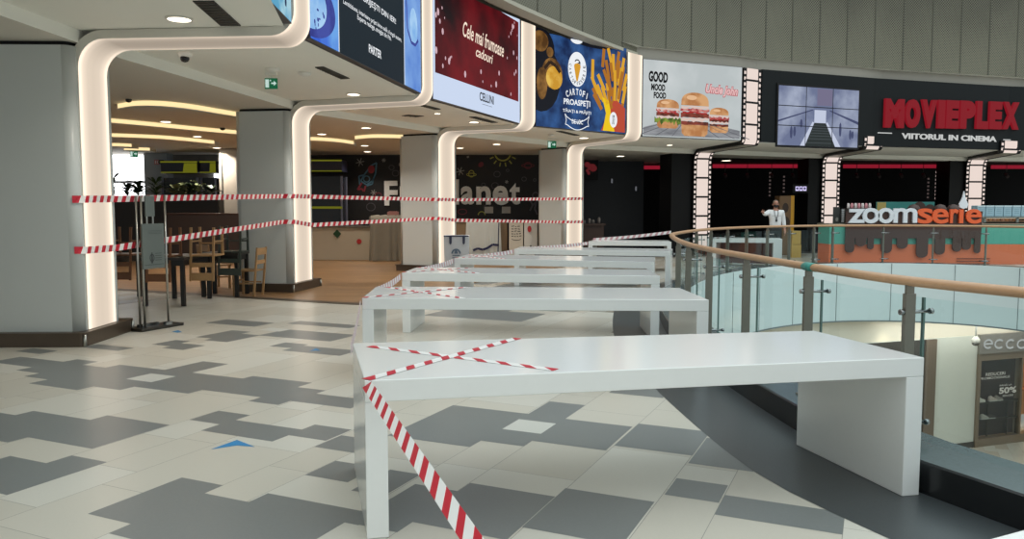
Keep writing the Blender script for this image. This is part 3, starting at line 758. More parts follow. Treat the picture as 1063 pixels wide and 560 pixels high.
for i in range(2, len(LIP) - 1):
    if i % 3: continue
    p = LIP[i]; tt = (LIP[i + 1] - LIP[i - 1]).normalized(); n = Vector((tt.y, -tt.x))
    js.box((p.x + n.x * .004, p.y + n.y * .004, 7.4), (.045, .012, 3.5), atan2(tt.y, tt.x))
struct('parapet_joints', js, mat('parapet_joint', (80, 79, 67), .6))
ubk = MB(); strip(ubk, offs(LIP, .5), offs(LIP, .5), 5.6, 9.2); struct('wall_upper', ubk, mat('upper_dark', (60, 58, 50), .8))
# ------------------------------------------------------------------ screens between the light frames
def board(i, name, label, cat, body_mat, top=FTOP):
    a = COLS[i]['Ff'] if i >= 0 else Vector((-2.12, 5.0)); b = COLS[i + 1]['Fn']
    d = (b - a).normalized(); a = a + d * .03; b = b - d * .03
    P = Plane2(a, b, ZS + .01); P.h = top - ZS - .01; P.n_ = P.n
    t = thing(name, label, cat, (a.x, a.y, ZS + .01))
    hb = MB(); P.rect(hb, 0, P.w, 0, P.h, -.12, 0, .10); hb.build('housing', mat('screen_housing', (60, 60, 62), .5), t)
    dm = MB(); P.rect(dm, .01, P.w - .01, .01, P.h - .01, -.018); dm.build('display', body_mat, t)
    return t, P
def s_of(Pz, u, z=4.4):      # distance along the plane where image column u meets it
    k = (u - CX) / F; c_, sn_ = cos(PIT), sin(PIT); p, d = Pz.p0, Pz.d
    return (k * c_ * p.y - k * (z - H) * sn_ - p.x) / (d.x - k * c_ * d.y)
def zs(Pz, s, v): y = Pz.pt(s, 0).y; return zy(v, y)
def layer(P, t, name, m, fn, label=None):
    mb = MB(); fn(mb)
    if mb.v:
        o = mb.build(name, m, t)
        if label: o['label'] = label
WTX = emis('print_white', (236, 240, 244), 1.0)
# sliver of the first screen
T, P = board(-1, 'advertising_screen', 'sliver of a light blue screen cut by the top edge, before the first glowing strip', 'screen', emis_noise('ice_blue_print', (96, 176, 214), (176, 222, 238), 3, .8))
layer(P, T, 'droplets', emis('print_navy_dots', (40, 60, 110), .5), lambda mb: [P.ell(mb, P.w - .1 - random.random() * 1.2, .05 + random.random() * .9, .02 + .03 * random.random(), .02 + .04 * random.random(), -.012, seg=8) for _ in range(22)])
# black text screen with blue picture sides
T, P = board(0, 'advertising_screen', 'dark blue screen reading PARTER with bright blue picture edges', 'screen', emis('print_petrol', (15, 30, 40), 1.0))
w, h = P.w, P.h
SU = lambda u: s_of(P, u, 4.0)
TV = lambda u, v: zs(P, SU(u), v) - P.z0
sL, sR = SU(352.3), SU(420.5)
layer(P, T, 'picture_side', emis_noise('blue_print', (40, 84, 214), (110, 170, 240), 1.1, .9), lambda mb: P.rect(mb, .01, sL, .01, h - .01, -.014))
layer(P, T, 'picture_side', emis_noise('blue_print_soft', (84, 130, 214), (140, 184, 240), .8, .9), lambda mb: P.rect(mb, sR, w - .01, .01, h - .01, -.014))
GP = emis_noise('blue_print_pale', (124, 176, 232), (170, 210, 246), 2.2, .95); DP = emis_noise('blue_print_deep', (44, 52, 140), (70, 84, 176), 3., .8)
layer(P, T, 'glass_rim', DP, lambda mb: P.ell(mb, SU(322), TV(330, 8), SU(349) - SU(322), min(TV(330, 8) - TV(330, 50), TV(330, 8) - .03), -.0135, seg=32, a0=-pi / 2, a1=pi / 2))
layer(P, T, 'glass_shape', GP, lambda mb: P.ell(mb, SU(322), TV(330, 6), SU(340) - SU(322), min(TV(330, 6) - TV(330, 42), TV(330, 6) - .12), -.013, seg=32, a0=-pi / 2, a1=pi / 2))
layer(P, T, 'glass_rim', DP, lambda mb: P.stroke(mb, [(SU(423), TV(423, 0)), (SU(424), TV(424, 30)), (SU(428), TV(428, 44)), (SU(432), TV(432, 47)), (SU(435), TV(435, 42))], .05, -.0125))
layer(P, T, 'glass_shape', GP, lambda mb: P.ell(mb, SU(430.5), TV(430.5, 28), SU(434.5) - SU(430.5), .30, -.013, seg=20))
def s4(mb):
    for _ in range(14): P.ell(mb, .1 + random.random() * (SU(338) - .1), TV(330, 38) + .35 * random.random(), .012 + .018 * random.random(), .012 + .02 * random.random(), -.0122, seg=7)
layer(P, T, 'droplets', DP, s4)
layer(P, T, 'border_lines', WTX, lambda mb: (P.rect(mb, sL - .01, sL + .012, .01, h - .01, -.012), P.rect(mb, sR - .012, sR + .012, .01, h - .01, -.012)))
def line_(mb, body, u0, u1, uc, vc, hh, bold=.008):
    tc = TV(uc, vc); P.text(mb, body, SU(u0), SU(u1), tc - hh / 2, tc + hh / 2, -.012, bold=bold)
layer(P, T, 'title_lettering', WTX, lambda mb: line_(mb, 'ÎNGRIJEȘTI DIN IER!', 372, 412, 395, 10, .13, .012))
layer(P, T, 'lettering', WTX, lambda mb: line_(mb, 'Lentitiziune, interioare prijet kime oală a lungul outem,', 357.5, 417.8, 388, 22, .085))
layer(P, T, 'lettering', WTX, lambda mb: line_(mb, 'Experta realoge, straiglat din Pth.', 372, 407, 389.6, 29.5, .085))
layer(P, T, 'lettering', WTX, lambda mb: line_(mb, 'PARTER', 383.5, 396.5, 390, 53.5, .115, .02))
# red screen
T, P = board(1, 'advertising_screen', 'dark red sparkling screen reading Cele mai frumoase cadouri over a white foot band', 'screen', emis('print_white_cool', (206, 220, 244), .95), 5.8)
w, h = P.w, P.h
def r1(mb): P.rect(mb, w * .02, w * .975, h * .205, h * .955, -.014)
layer(P, T, 'red_picture', emis_noise('red_print', (26, 6, 12), (120, 18, 28), .85, .85, .33, .7), r1)
def r2(mb):
    rr = random.Random(5)
    for _ in range(70):
        x = rr.random(); x = .03 + .93 * (x ** 1.6 if rr.random() < .5 else 1 - x ** 1.6); y = rr.random()
        if .15 < x < .8 and y > .25: continue
        r_ = .015 + .035 * rr.random(); P.ell(mb, w * x, h * (.25 + .68 * y), r_, r_ * 1.4, -.012, seg=8)
layer(P, T, 'sparkles', emis('print_pink_white', (228, 190, 200), .8), r2)
def r3(mb):
    P.text(mb, 'Cele mai frumoase', w * .29, w * .77, h * .565, h * .69, -.011, bold=.012, shear=.28, rot=-.02)
    P.text(mb, 'cadouri', w * .43, w * .63, h * .455, h * .54, -.011, bold=.012, shear=.28, rot=-.02)
layer(P, T, 'lettering', emis('print_cream', (246, 226, 206), 1.), r3)
def r4(mb):
    P.text(mb, 'CELLINI', w * .47, w * .64, h * .10, h * .175, -.011, bold=.02); P.rect(mb, w * .50, w * .62, h * .075, h * .078, -.011)
layer(P, T, 'brand_lettering', emis('print_black', (18, 18, 22), .2), r4)
# potato screen
T, P = board(2, 'advertising_screen', 'blue screen with potatoes, a cone of fries and the words CARTOFI PROASPEȚI', 'screen', emis_noise('slate_blue_print', (22, 44, 88), (62, 110, 176), 2.2, .8, .35, .72), 5.66)
w, h = P.w, P.h
def p1(mb):
    P.ell(mb, .05 * w, .80 * h, .14 * w, .24 * h, -.014); P.ell(mb, .05 * w, .52 * h, .20 * w, .36 * h, -.0145); P.ell(mb, .62 * w, .98 * h, .24 * w, .05 * h, -.014)
layer(P, T, 'picture_shade', emis('print_dark_slate', (22, 24, 34), .7), p1)
def p2(mb):
    P.ell(mb, .04 * w, .90 * h, .085 * w, .11 * h, -.012); P.ell(mb, .0 * w + .06 * w, .46 * h, .055 * w, .17 * h, -.012)
    P.ell(mb, .165 * w, .58 * h, .105 * w, .165 * h, -.0118, rot=.3); P.ell(mb, .14 * w, .80 * h, .035 * w, .055 * h, -.0116)
layer(P, T, 'potatoes', emis_noise('potato_print', (88, 58, 26), (156, 112, 56), 3.2, .8), p2)
def p3(mb): P.ell(mb, .185 * w, .535 * h, .085 * w, .125 * h, -.0105, rot=.35)
layer(P, T, 'peeled_potato', emis_noise('potato_flesh_print', (214, 156, 46), (244, 200, 92), 3, .85), p3)
def p3b(mb): P.stroke(mb, [(.085 * w, .62 * h), (.14 * w, .70 * h), (.20 * w, .665 * h), (.245 * w, .60 * h)], .085, -.0102)
layer(P, T, 'potato_skin', emis('potato_skin_print', (52, 34, 20), .8), p3b)
fries = [(.625, .52, -.5), (.645, .40, -.6), (.69, .44, -.55), (.77, .72, -.25), (.84, .80, -.05), (.88, .70, .05), (.91, .66, .12), (.95, .68, .2), (.78, .46, -.2), (.84, .42, 0), (.90, .42, .12), (.96, .38, .2), (.60, .70, .02), (.72, .84, .1), (.80, .86, -.35), (.76, .62, -.5), (.70, .56, -.6), (.66, .34, -.7), (.66, .46, -.65), (.82, .70, -.2), (.86, .62, -.05), (.90, .74, .15), (.95, .78, .22), (.93, .62, .25), (.98, .60, .3), (.80, .52, -.25), (.86, .48, .05), (.92, .50, .2), (.74, .42, -.45), (.80, .38, -.3), (.97, .46, .25), (.89, .84, .2)]
def p4(mb):
    for i, (x, y, a) in enumerate(fries):
        if i % 2: continue
        l = .21 * h; P.stroke(mb, [(x * w + sin(a) * -l / 2, y * h - cos(a) * l / 2), (x * w + sin(a) * l / 2, y * h + cos(a) * l / 2)], .105, -.010 + i * .0001)
layer(P, T, 'fries', emis('fries_print', (226, 168, 40), .9), p4)
def p5_(mb):
    for i, (x, y, a) in enumerate(fries):
        if i % 2 == 0: continue
        l = .21 * h; P.stroke(mb, [(x * w + sin(a) * -l / 2, y * h - cos(a) * l / 2), (x * w + sin(a) * l / 2, y * h + cos(a) * l / 2)], .105, -.0099 + i * .0001)
layer(P, T, 'fries', emis('fries_print_dark', (178, 112, 30), .9), p5_)
def p6(mb): P.poly(mb, [(.70 * w, .02 * h), (.985 * w, .02 * h), (.985 * w, .30 * h), (.86 * w, .40 * h), (.80 * w, .28 * h)], -.0075)
layer(P, T, 'paper_cone', emis('cone_red_print', (196, 78, 52), .85), p6)
def p7(mb): P.poly(mb, [(.72 * w, .02 * h), (.86 * w, .02 * h), (.815 * w, .20 * h), (.80 * w, .36 * h), (.71 * w, .40 * h), (.755 * w, .22 * h)], -.0072)
layer(P, T, 'paper_cone', emis('cone_yellow_print', (240, 200, 20), .95), p7)
layer(P, T, 'round_badge', WTX, lambda mb: P.ell(mb, .43 * w, .665 * h, .10 * w, .19 * h, -.011, seg=28))
layer(P, T, 'round_badge', WTX, lambda mb: P.ell(mb, .845 * w, .155 * h, .045 * w, .09 * h, -.007, seg=20))
layer(P, T, 'badge_slice', WTX, lambda mb: P.ell(mb, .42 * w, .985 * h, .065 * w, .045 * h, -.011, seg=16, a0=pi, a1=2 * pi))
def p9(mb):
    name_ = 'CARTOFISSERIE'
    for k, ch in enumerate(name_):
        a = pi * .92 + (k / (len(name_) - 1)) * pi * 1.16
        x = .43 * w + .078 * w * cos(a); y = .665 * h + .152 * h * sin(a)
        P.text(mb, ch, x - .028, x + .028, y - .042, y + .042, -.0105, bold=.015, rot=a + pi / 2)
    P.ring(mb, .43 * w, .725 * h, .035 * w, .05 * h, .03, -.0105, a0=.2, a1=2.6); P.stroke(mb, [(.40 * w, .70 * h), (.455 * w, .745 * h), (.46 * w, .70 * h)], .03, -.0105)
    P.text(mb, 'CARTOFI', .83 * w, .86 * w, .10 * h, .21 * h, -.0066, bold=.02)
layer(P, T, 'badge_lettering', emis('print_ink', (30, 36, 56), .4), p9)
def p9b(mb):
    P.poly(mb, [(.395 * w, .69 * h), (.465 * w, .69 * h), (.435 * w, .535 * h), (.42 * w, .535 * h)], -.0103)
    P.ell(mb, .43 * w, .70 * h, .036 * w, .03 * h, -.0102)
layer(P, T, 'badge_cone', emis('badge_cone_print', (222, 160, 44), .9), p9b)
def p10(mb):
    for k, ch in enumerate('CARTOFI'):
        x = .43 * w + (k - 3) * .036 * w; y = .385 * h + .035 * h * (1 - ((k - 3) / 3) ** 2); r_ = -(k - 3) * .09
        P.text(mb, ch, x - .013 * w, x + .013 * w, y - .035 * h, y + .035 * h, -.011, bold=.03, rot=r_)
    P.text(mb, 'PROASPEȚI', .285 * w, .575 * w, .25 * h, .335 * h, -.011, bold=.03)
    P.text(mb, 'TĂIAȚI & PRĂJIȚI', .275 * w, .585 * w, .175 * h, .228 * h, -.011, bold=.02)
    P.text(mb, 'DE LOC', .375 * w, .495 * w, .065 * h, .115 * h, -.011, bold=.02)
    pts_t = [(.32 * w + .22 * w * i / 10, .135 * h - .05 * h * sin(pi * i / 10)) for i in range(11)]; pts_b = [(a, b - .085 * h) for a, b in pts_t]
    P.stroke(mb, pts_t, .022, -.011); P.stroke(mb, pts_b, .022, -.011)
    P.stroke(mb, [pts_t[0], (.30 * w, .165 * h), (.315 * w, .10 * h), (.305 * w, .05 * h), pts_b[0]], .02, -.011); P.stroke(mb, [pts_t[-1], (.565 * w, .165 * h), (.55 * w, .10 * h), (.56 * w, .05 * h), pts_b[-1]], .02, -.011)
layer(P, T, 'lettering', WTX, p10)
# burger screen
T, P = board(3, 'advertising_screen', 'pale screen with three burgers and the words GOOD MOOD FOOD', 'screen', emis_noise('pale_backdrop_print', (190, 198, 199), (208, 214, 215), .6, .9), 5.50)
w, h = P.w, P.h
def b1(mb): P.poly(mb, [(.01 * w, .02 * h), (.985 * w, .02 * h), (.985 * w, .13 * h), (.62 * w, .22 * h), (.30 * w, .24 * h), (.01 * w, .12 * h)], -.014)
layer(P, T, 'table_print', emis_noise('grey_planks_print', (120, 122, 128), (176, 178, 182), 1.5, .85, .3, .7, (1, 1, 5)), b1)
def b1b(mb):
    for k in range(9): P.stroke(mb, [(.45 * w + (k - 4) * .04 * w, .22 * h), (.45 * w + (k - 4) * .16 * w, .02 * h)], .02, -.0135)
layer(P, T, 'plank_lines', emis('plank_line_print', (110, 112, 118), .8), b1b)
def bun(mb, cx, y0, y1, rw, off, fl=.35):
    pts = [(cx + rw * cos(a), y0 + (y1 - y0) * max(0, sin(a)) ** .58) for a in [pi * i / 14 for i in range(15)]]; P.poly(mb, pts, off)
def bbun(mb, cx, y0, y1, rw, off):
    pts = [(cx - rw, y1), (cx - rw * .96, y0 + (y1 - y0) * .25), (cx - rw * .75, y0), (cx + rw * .75, y0), (cx + rw * .96, y0 + (y1 - y0) * .25), (cx + rw, y1)]; P.poly(mb, pts, off)
def wav(mb, cx, y, rw, th, off, n=9, amp=.02, seed=1):
    rr = random.Random(seed); top = [(cx - rw + 2 * rw * i / n, y + th / 2 + amp * (rr.random() - .3)) for i in range(n + 1)]; bot = [(a, b - th - amp * rr.random()) for a, b in top]
    for i in range(n): P.poly(mb, [top[i], top[i + 1], bot[i + 1], bot[i]], off)
B = [(.245, .12, .50, .11, 0), (.515, .03, .61, .14, .0015), (.765, .09, .43, .10, -.0015)]   # cx, y0, y1, half width, off
def buns(mb):
    for cx, y0, y1, rw, o in B:
        hh = y1 - y0; bun(mb, cx * w, (y0 + .70 * hh) * h, y1 * h, rw * w, -.012 + o); bbun(mb, cx * w, y0 * h, (y0 + .26 * hh) * h, rw * w * .97, -.012 + o)
layer(P, T, 'burger_buns', emis_noise('bun_print', (190, 128, 78), (226, 172, 120), 3, .85), buns)
def meats(mb):
    for i, (cx, y0, y1, rw, o) in enumerate(B):
        hh = y1 - y0
        wav(mb, cx * w, (y0 + .48 * hh) * h, rw * w * 1.02, .10 * hh * h, -.0116 + o, seed=i); wav(mb, cx * w, (y0 + .30 * hh) * h, rw * w * .98, .07 * hh * h, -.0116 + o, seed=i + 9)
layer(P, T, 'burger_meat', emis_noise('meat_print', (92, 46, 36), (150, 70, 56), 5, .8), meats)
def bacon(mb):
    for i, (cx, y0, y1, rw, o) in enumerate(B):
        hh = y1 - y0
        wav(mb, cx * w, (y0 + .60 * hh) * h, rw * w * 1.05, .05 * hh * h, -.0112 + o, n=12, amp=.05, seed=i + 20)
layer(P, T, 'burger_bacon', emis_noise('bacon_print', (172, 62, 66), (222, 150, 140), 7, .85), bacon)
def cheese(mb):
    for i, (cx, y0, y1, rw, o) in enumerate(B):
        hh = y1 - y0
        wav(mb, cx * w, (y0 + .66 * hh) * h, rw * w * .98, .035 * hh * h, -.0109 + o, n=10, amp=.04, seed=i + 40); wav(mb, cx * w, (y0 + .385 * hh) * h, rw * w * .98, .045 * hh * h, -.0109 + o, n=9, amp=.05, seed=i + 50)
layer(P, T, 'burger_sauce', emis('sauce_print', (226, 200, 190), .9), cheese)
def salad(mb):
    cx, y0, y1, rw, o = B[0]; hh = y1 - y0; wav(mb, cx * w, (y0 + .27 * hh) * h, rw * w * 1.18, .11 * hh * h, -.0106, n=16, amp=.09, seed=77)
layer(P, T, 'burger_salad', emis_noise('salad_print', (70, 98, 36), (140, 160, 66), 8, .85), salad)
def hl(mb):
    for cx, y0, y1, rw, o in B: hh = y1 - y0; P.ell(mb, (cx - rw * .25) * w, (y0 + .88 * hh) * h, rw * w * .38, hh * h * .055, -.0104 + o, seg=14)
layer(P, T, 'bun_gloss', emis('bun_gloss_print', (236, 190, 146), .9), hl)
def pat(mb):
    for i, (cx, y0, y1, rw, o) in enumerate(B):
        hh = y1 - y0; wav(mb, cx * w, (y0 + .54 * hh) * h, rw * w * .9, .025 * hh * h, -.0103 + o, n=10, amp=.03, seed=i + 70)
layer(P, T, 'burger_tomato', emis('tomato_print', (176, 44, 44), .85), pat)
def gm(mb):
    P.text(mb, 'GOOD', .055 * w, .24 * w, .71 * h, .85 * h, -.011, bold=.05, rot=-.02); P.text(mb, 'MOOD', .08 * w, .215 * w, .60 * h, .69 * h, -.011, bold=.05, rot=-.02); P.text(mb, 'FOOD', .105 * w, .225 * w, .50 * h, .585 * h, -.011, bold=.05)
layer(P, T, 'lettering', emis('print_black', (18, 18, 22), .2), gm)
layer(P, T, 'script_shade', emis('script_red_print', (190, 96, 100), .9), lambda mb: P.text(mb, 'Uncle John', .615 * w, .96 * w, .57 * h, .735 * h, -.0118, bold=.085, shear=.25, rot=-.03))
layer(P, T, 'script_lettering', emis('script_pink_print', (232, 190, 190), .95), lambda mb: P.text(mb, 'Uncle John', .622 * w, .953 * w, .58 * h, .725 * h, -.0108, bold=.03, shear=.25, rot=-.03))

# black cinema fascia, video wall and big letters
a = COLS[4]['Ff'] + Vector((.03, 0)); q = [a, COLS[5]['Fn'] + Vector((.3, .12)), COLS[6]['Fn'] + Vector((.3, .15)), Vector((24, 27.7))]
cf = MB()
for A_, B_ in zip(q[:-1], q[1:]):
    Pz = Plane2(A_, B_, ZS + .01); Pz.rect(cf, 0, Pz.w, 0, 5.50 - ZS, -.1, 0, .09)
struct('wall_cinema_fascia', cf, mat('cinema_fascia', (17, 22, 24), .6, vary=.1, spec=.2))
def plane_u(A_, B_, z0): return Plane2(A_, B_, z0)
PV = plane_u(q[0], q[1], ZS)
sa, sb_ = s_of(PV, 807.5), s_of(PV, 890.5); z0v, z1v = zs(PV, sa, 150.5), zs(PV, sa, 88.5)
vw = thing('video_wall', 'large video wall on black fascia showing a staircase between white walls', 'video wall', tuple(PV.pt(sa, z0v - ZS)))
W_, H_ = sb_ - sa, z1v - z0v
PV2 = Plane2(PV.pt(sa, 0).to_2d(), PV.pt(sb_, 0).to_2d(), z0v)
layer(PV2, vw, 'housing', BLACKP, lambda mb: PV2.rect(mb, -.06, W_ + .06, -.06, H_ + .06, -.008, 0, .03))
layer(PV2, vw, 'display', emis_noise('video_pale', (120, 130, 164), (186, 196, 220), .8, .75), lambda mb: PV2.rect(mb, 0, W_, 0, H_, .024))
def vst(mb): PV2.poly(mb, [(W_ * .33, 0), (W_ * .71, 0), (W_ * .585, H_ * .40), (W_ * .44, H_ * .40)], .026)
layer(PV2, vw, 'stairs_picture', emis('video_stairs', (52, 60, 60), .6), vst)
def vst2(mb):
    for k in range(7): y = H_ * .05 + H_ * .33 * (k / 7) ** .8; x = .33 + .11 * (y / (H_ * .4)); x2 = .71 - .125 * (y / (H_ * .4)); PV2.rect(mb, W_ * x, W_ * x2, y, y + .018, .027)
layer(PV2, vw, 'step_lines', emis('video_step', (92, 100, 104), .6), vst2)
def vlt(mb):
    PV2.poly(mb, [(W_ * .44, H_ * .40), (W_ * .585, H_ * .40), (W_ * .585, H_ * .62), (W_ * .44, H_ * .62)], .0255); PV2.poly(mb, [(W_ * .27, 0), (W_ * .33, 0), (W_ * .44, H_ * .40), (W_ * .42, H_ * .42)], .0265); PV2.poly(mb, [(W_ * .71, 0), (W_ * .78, 0), (W_ * .605, H_ * .42), (W_ * .585, H_ * .40)], .0265)
layer(PV2, vw, 'bright_picture', emis('video_bright', (206, 214, 236), .85), vlt)
def vdk(mb):
    PV2.poly(mb, [(0, H_ * .42), (W_ * .42, H_ * .63), (W_ * .42, H_ * .61), (0, H_ * .39)], .0262); PV2.poly(mb, [(W_, H_ * .40), (W_ * .63, H_ * .61), (W_ * .63, H_ * .63), (W_, H_ * .45)], .0262)
    for x, y, l in ((.16, .22, .22), (.20, .24, .18), (.28, .38, .15), (.77, .30, .26), (.90, .22, .18), (.93, .22, .14)): PV2.ell(mb, W_ * x, H_ * y, .05, l * H_ / 2, .0268, seg=8)
layer(PV2, vw, 'dark_picture', emis('video_shade', (84, 92, 132), .6), vdk)
layer(PV2, vw, 'mauve_picture', emis('video_mauve', (138, 132, 164), .65), lambda mb: PV2.rect(mb, W_ * .47, W_ * .66, H_ * .70, H_ * .985, .0258))
def vbz(mb):
    for k in (1, 2): PV2.rect(mb, W_ * k / 3 - .012, W_ * k / 3 + .012, 0, H_, .029)
    for k in (1, 2): PV2.rect(mb, 0, W_, H_ * k / 3 - .012, H_ * k / 3 + .012, .029)
layer(PV2, vw, 'bezel_lines', BLACKP, vbz)
PM = plane_u(q[1], q[2], ZS); sa, sb_ = s_of(PM, 917), s_of(PM, 1055.5)
LETR = emis('sign_red', (150, 22, 36), .72)
z0m, z1m = zs(PM, sa, 132.5), zs(PM, sa, 102.5); mm = (sb_ - sa)
sign = thing('cinema_sign', 'big red letters MOVIEPLEX on the black fascia', 'sign', tuple(PM.pt(sa, z0m - ZS)))
PM2 = Plane2(PM.pt(sa, 0).to_2d(), PM.pt(sb_, 0).to_2d(), z0m)
wl_ = [.135, .105, .11, .05, .095, .115, .09, .095, .125]; x = 0; gap = (1 - sum(wl_)) / 8 * mm
z_r = zs(PM, sb_, 134.5)
for ch, ww in zip('MOVIEPLEX', wl_):
    mb = MB(); dz = (z_r - z0m) * x / mm; PM2.text(mb, ch, x, x + ww * mm, dz, dz + (z1m - z0m), -.005, bold=.07, thick=.09); mb.build('letter', LETR, sign); x += ww * mm + gap
sl = thing('tagline_sign', 'white words VIITORUL IN CINEMA under the red letters', 'sign', tuple(PM2.pt(mm * .14, -.3)))
def tl(mb): PM2.text(mb, 'VIITORUL IN CINEMA', mm * .135, mm * .845, zs(PM, sa, 143.5) - z0m, zs(PM, sa, 137.5) - z0m, -.004, bold=.03, thick=.02)
layer(PM2, sl, 'lettering', emis('sign_white', (214, 216, 214), .8), tl)
zz = zs(PM, sa, 138.6) - z0m
layer(PM2, sl, 'dash_lines', emis('sign_white', (214, 216, 214), .8), lambda mb: (PM2.rect(mb, -mm * .035, mm * .065, zz, zz + .03, -.004, 0, .01), PM2.rect(mb, mm * .90, mm * 1.0, zz - .08, zz - .05, -.004, 0, .01)))
# ------------------------------------------------------------------ rooms behind the columns
DKW = mat('dining_wall', (120, 116, 108), .7)
YB = 26.4
w_ = MB(); Pw = Plane2((-26, YB), (-7.2, YB), 0); Pw.rect(w_, 0, Pw.w, 0, ZC, -.1, 0, .1); struct('wall_dining', w_, DKW)
Pm = Plane2((-7.2, YB), (1.9, YB), 0)
mural = thing('mural_panel', 'black wall with chalk drawings of space behind the play counters', 'mural', (-7.2, YB, 0))
layer(Pm, mural, 'panel', mat('mural_black', (20, 18, 18), .6, vary=.3, scale=4), lambda mb: Pm.rect(mb, 0, Pm.w, 0, ZC - .005, -.1, 0, .1))
def mx(u): return ux(u, YB) + 7.2
def mz(v): return zy(v, YB)
CHW = mat('chalk_white', (150, 148, 142), .8); CHY = mat('chalk_yellow', (160, 158, 70), .8); CHB = mat('chalk_blue', (86, 128, 150), .8); CHR = mat('chalk_red', (150, 56, 66), .8); CHP = mat('chalk_dim', (84, 78, 84), .8)
def star(mb, u, v, r, off=.004):
    for k in range(3): a = pi * k / 3 + .2; Pm.stroke(mb, [(mx(u) - r * cos(a), mz(v) - r * sin(a)), (mx(u) + r * cos(a), mz(v) + r * sin(a))], .025, off)
layer(Pm, mural, 'star_drawing', CHW, lambda mb: [star(mb, u, v, r) for u, v, r in ((374.5, 168.5, .14), (399, 166.5, .07), (388, 200, .10), (478, 178, .14), (526, 189, .06), (486, 163, .04), (416, 171, .06))])
def rk(mb):
    c = [(mx(u), mz(v)) for u, v in ((391.5, 169), (386, 172), (379, 181), (375, 188), (381, 192), (387, 188), (390.5, 180), (391.5, 169))]; Pm.stroke(mb, c, .05, .004); Pm.stroke(mb, [(mx(378), mz(182)), (mx(373), mz(183)), (mx(374), mz(192))], .05, .004); Pm.stroke(mb, [(mx(388), mz(185)), (mx(387), mz(191)), (mx(381), mz(193))], .05, .004); Pm.ring(mb, mx(381), mz(186), .12, .12, .04, .004)
layer(Pm, mural, 'rocket_drawing', CHB, rk)
def rkr(mb):
    Pm.ell(mb, mx(386), mz(176), .11, .13, .005); Pm.stroke(mb, [(mx(376), mz(190)), (mx(371.5), mz(197)), (mx(376), mz(196)), (mx(378), mz(199)), (mx(380), mz(193))], .06, .004)
layer(Pm, mural, 'rocket_flame_drawing', CHR, rkr)
def sun(mb):
    Pm.ring(mb, mx(522), mz(158.5), .29, .29, .05, .004)
    for k in range(14):
        a = 2 * pi * k / 14; Pm.stroke(mb, [(mx(522) + .34 * cos(a), mz(158.5) + .34 * sin(a)), (mx(522) + .47 * cos(a), mz(158.5) + .47 * sin(a))], .04, .004)
layer(Pm, mural, 'sun_drawing', CHY, sun)
def pln(mb):
    Pm.ring(mb, mx(489.5), mz(180.5), .10, .12, .025, .004); Pm.ring(mb, mx(489.5), mz(181.5), .17, .06, .025, .005); Pm.ring(mb, mx(500), mz(223.5), .13, .13, .03, .004, a0=0, a1=pi)
layer(Pm, mural, 'planet_drawing', CHY, pln)
def pln2(mb):
    Pm.ring(mb, mx(548), mz(172), .13, .12, .04, .004); Pm.ring(mb, mx(548), mz(172), .22, .07, .03, .005); Pm.ring(mb, mx(393), mz(203), .12, .1, .03, .004); Pm.ring(mb, mx(480), mz(220), .16, .1, .03, .004); Pm.ell(mb, mx(499.5), mz(171), .1, .08, .004, rot=.7, seg=8)
layer(Pm, mural, 'planet_drawing', mat('chalk_rose', (112, 46, 56), .8), pln2)
def dim(mb):
    for u, v, r in ((385, 215, .16), (516, 181, .12), (514, 193, .13), (502, 192, .08), (544, 186, .09), (555, 187, .06), (407, 174, .10), (411, 180, .12), (527, 177, .06), (506, 216, .14)): Pm.ring(mb, mx(u), mz(v), r, r * .9, .025, .004, seg=10)
    Pm.stroke(mb, [(mx(549), mz(206)), (mx(553), mz(213)), (mx(557), mz(209)), (mx(555), mz(217)), (mx(558), mz(223))], .06, .004); Pm.stroke(mb, [(mx(553), mz(213)), (mx(550), mz(219))], .06, .004); Pm.ring(mb, mx(556), mz(203), .12, .12, .04, .004)
layer(Pm, mural, 'comet_drawing', CHP, dim)
LET = mat('letter_white', (236, 234, 228), .6, vary=.12, scale=18)
fp = thing('wall_letters', 'thick white letters Fun Planet mounted on the black chalk wall', 'letters', (mx(400) - 7.2, YB, mz(214)))
PL2 = Plane2((-7.2, YB), (1.9, YB), 0)
for ch, u0, u1, v0, v1 in (('F', 399.5, 413, 213.5, 188), ('u', 415.5, 429, 213.5, 193.5), ('n', 432, 445, 213.5, 193.5), ('p', 449, 462, 219, 193), ('l', 471.3, 476.5, 212.5, 186.5), ('a', 478.5, 492, 212.5, 193.5), ('n', 494.5, 509.5, 212.5, 193.5), ('e', 511.5, 527.5, 213, 193), ('t', 529, 540, 212.5, 190)):
    mb = MB(); PL2.text(mb, ch, mx(u0), mx(u1), mz(v0), mz(v1), .002, bold=.03, thick=.07); mb.build('letter', LET, fp)
for k, (u0, u1) in enumerate(((503, 512), (521, 530))):
    mb = MB(); PL2.rect(mb, mx(u0), mx(u1), mz(221.5), mz(214.8), .001, 0, .02); o = mb.build('notice', mat('paper_white', (176, 172, 164), .7), origin=(mx(u0) - 7.2, YB, mz(221)))
    tag(o, ('white paper notice under the letter n of the black wall', 'white paper notice under the letter t of the black wall')[k], 'notice', 'notices on the black wall')

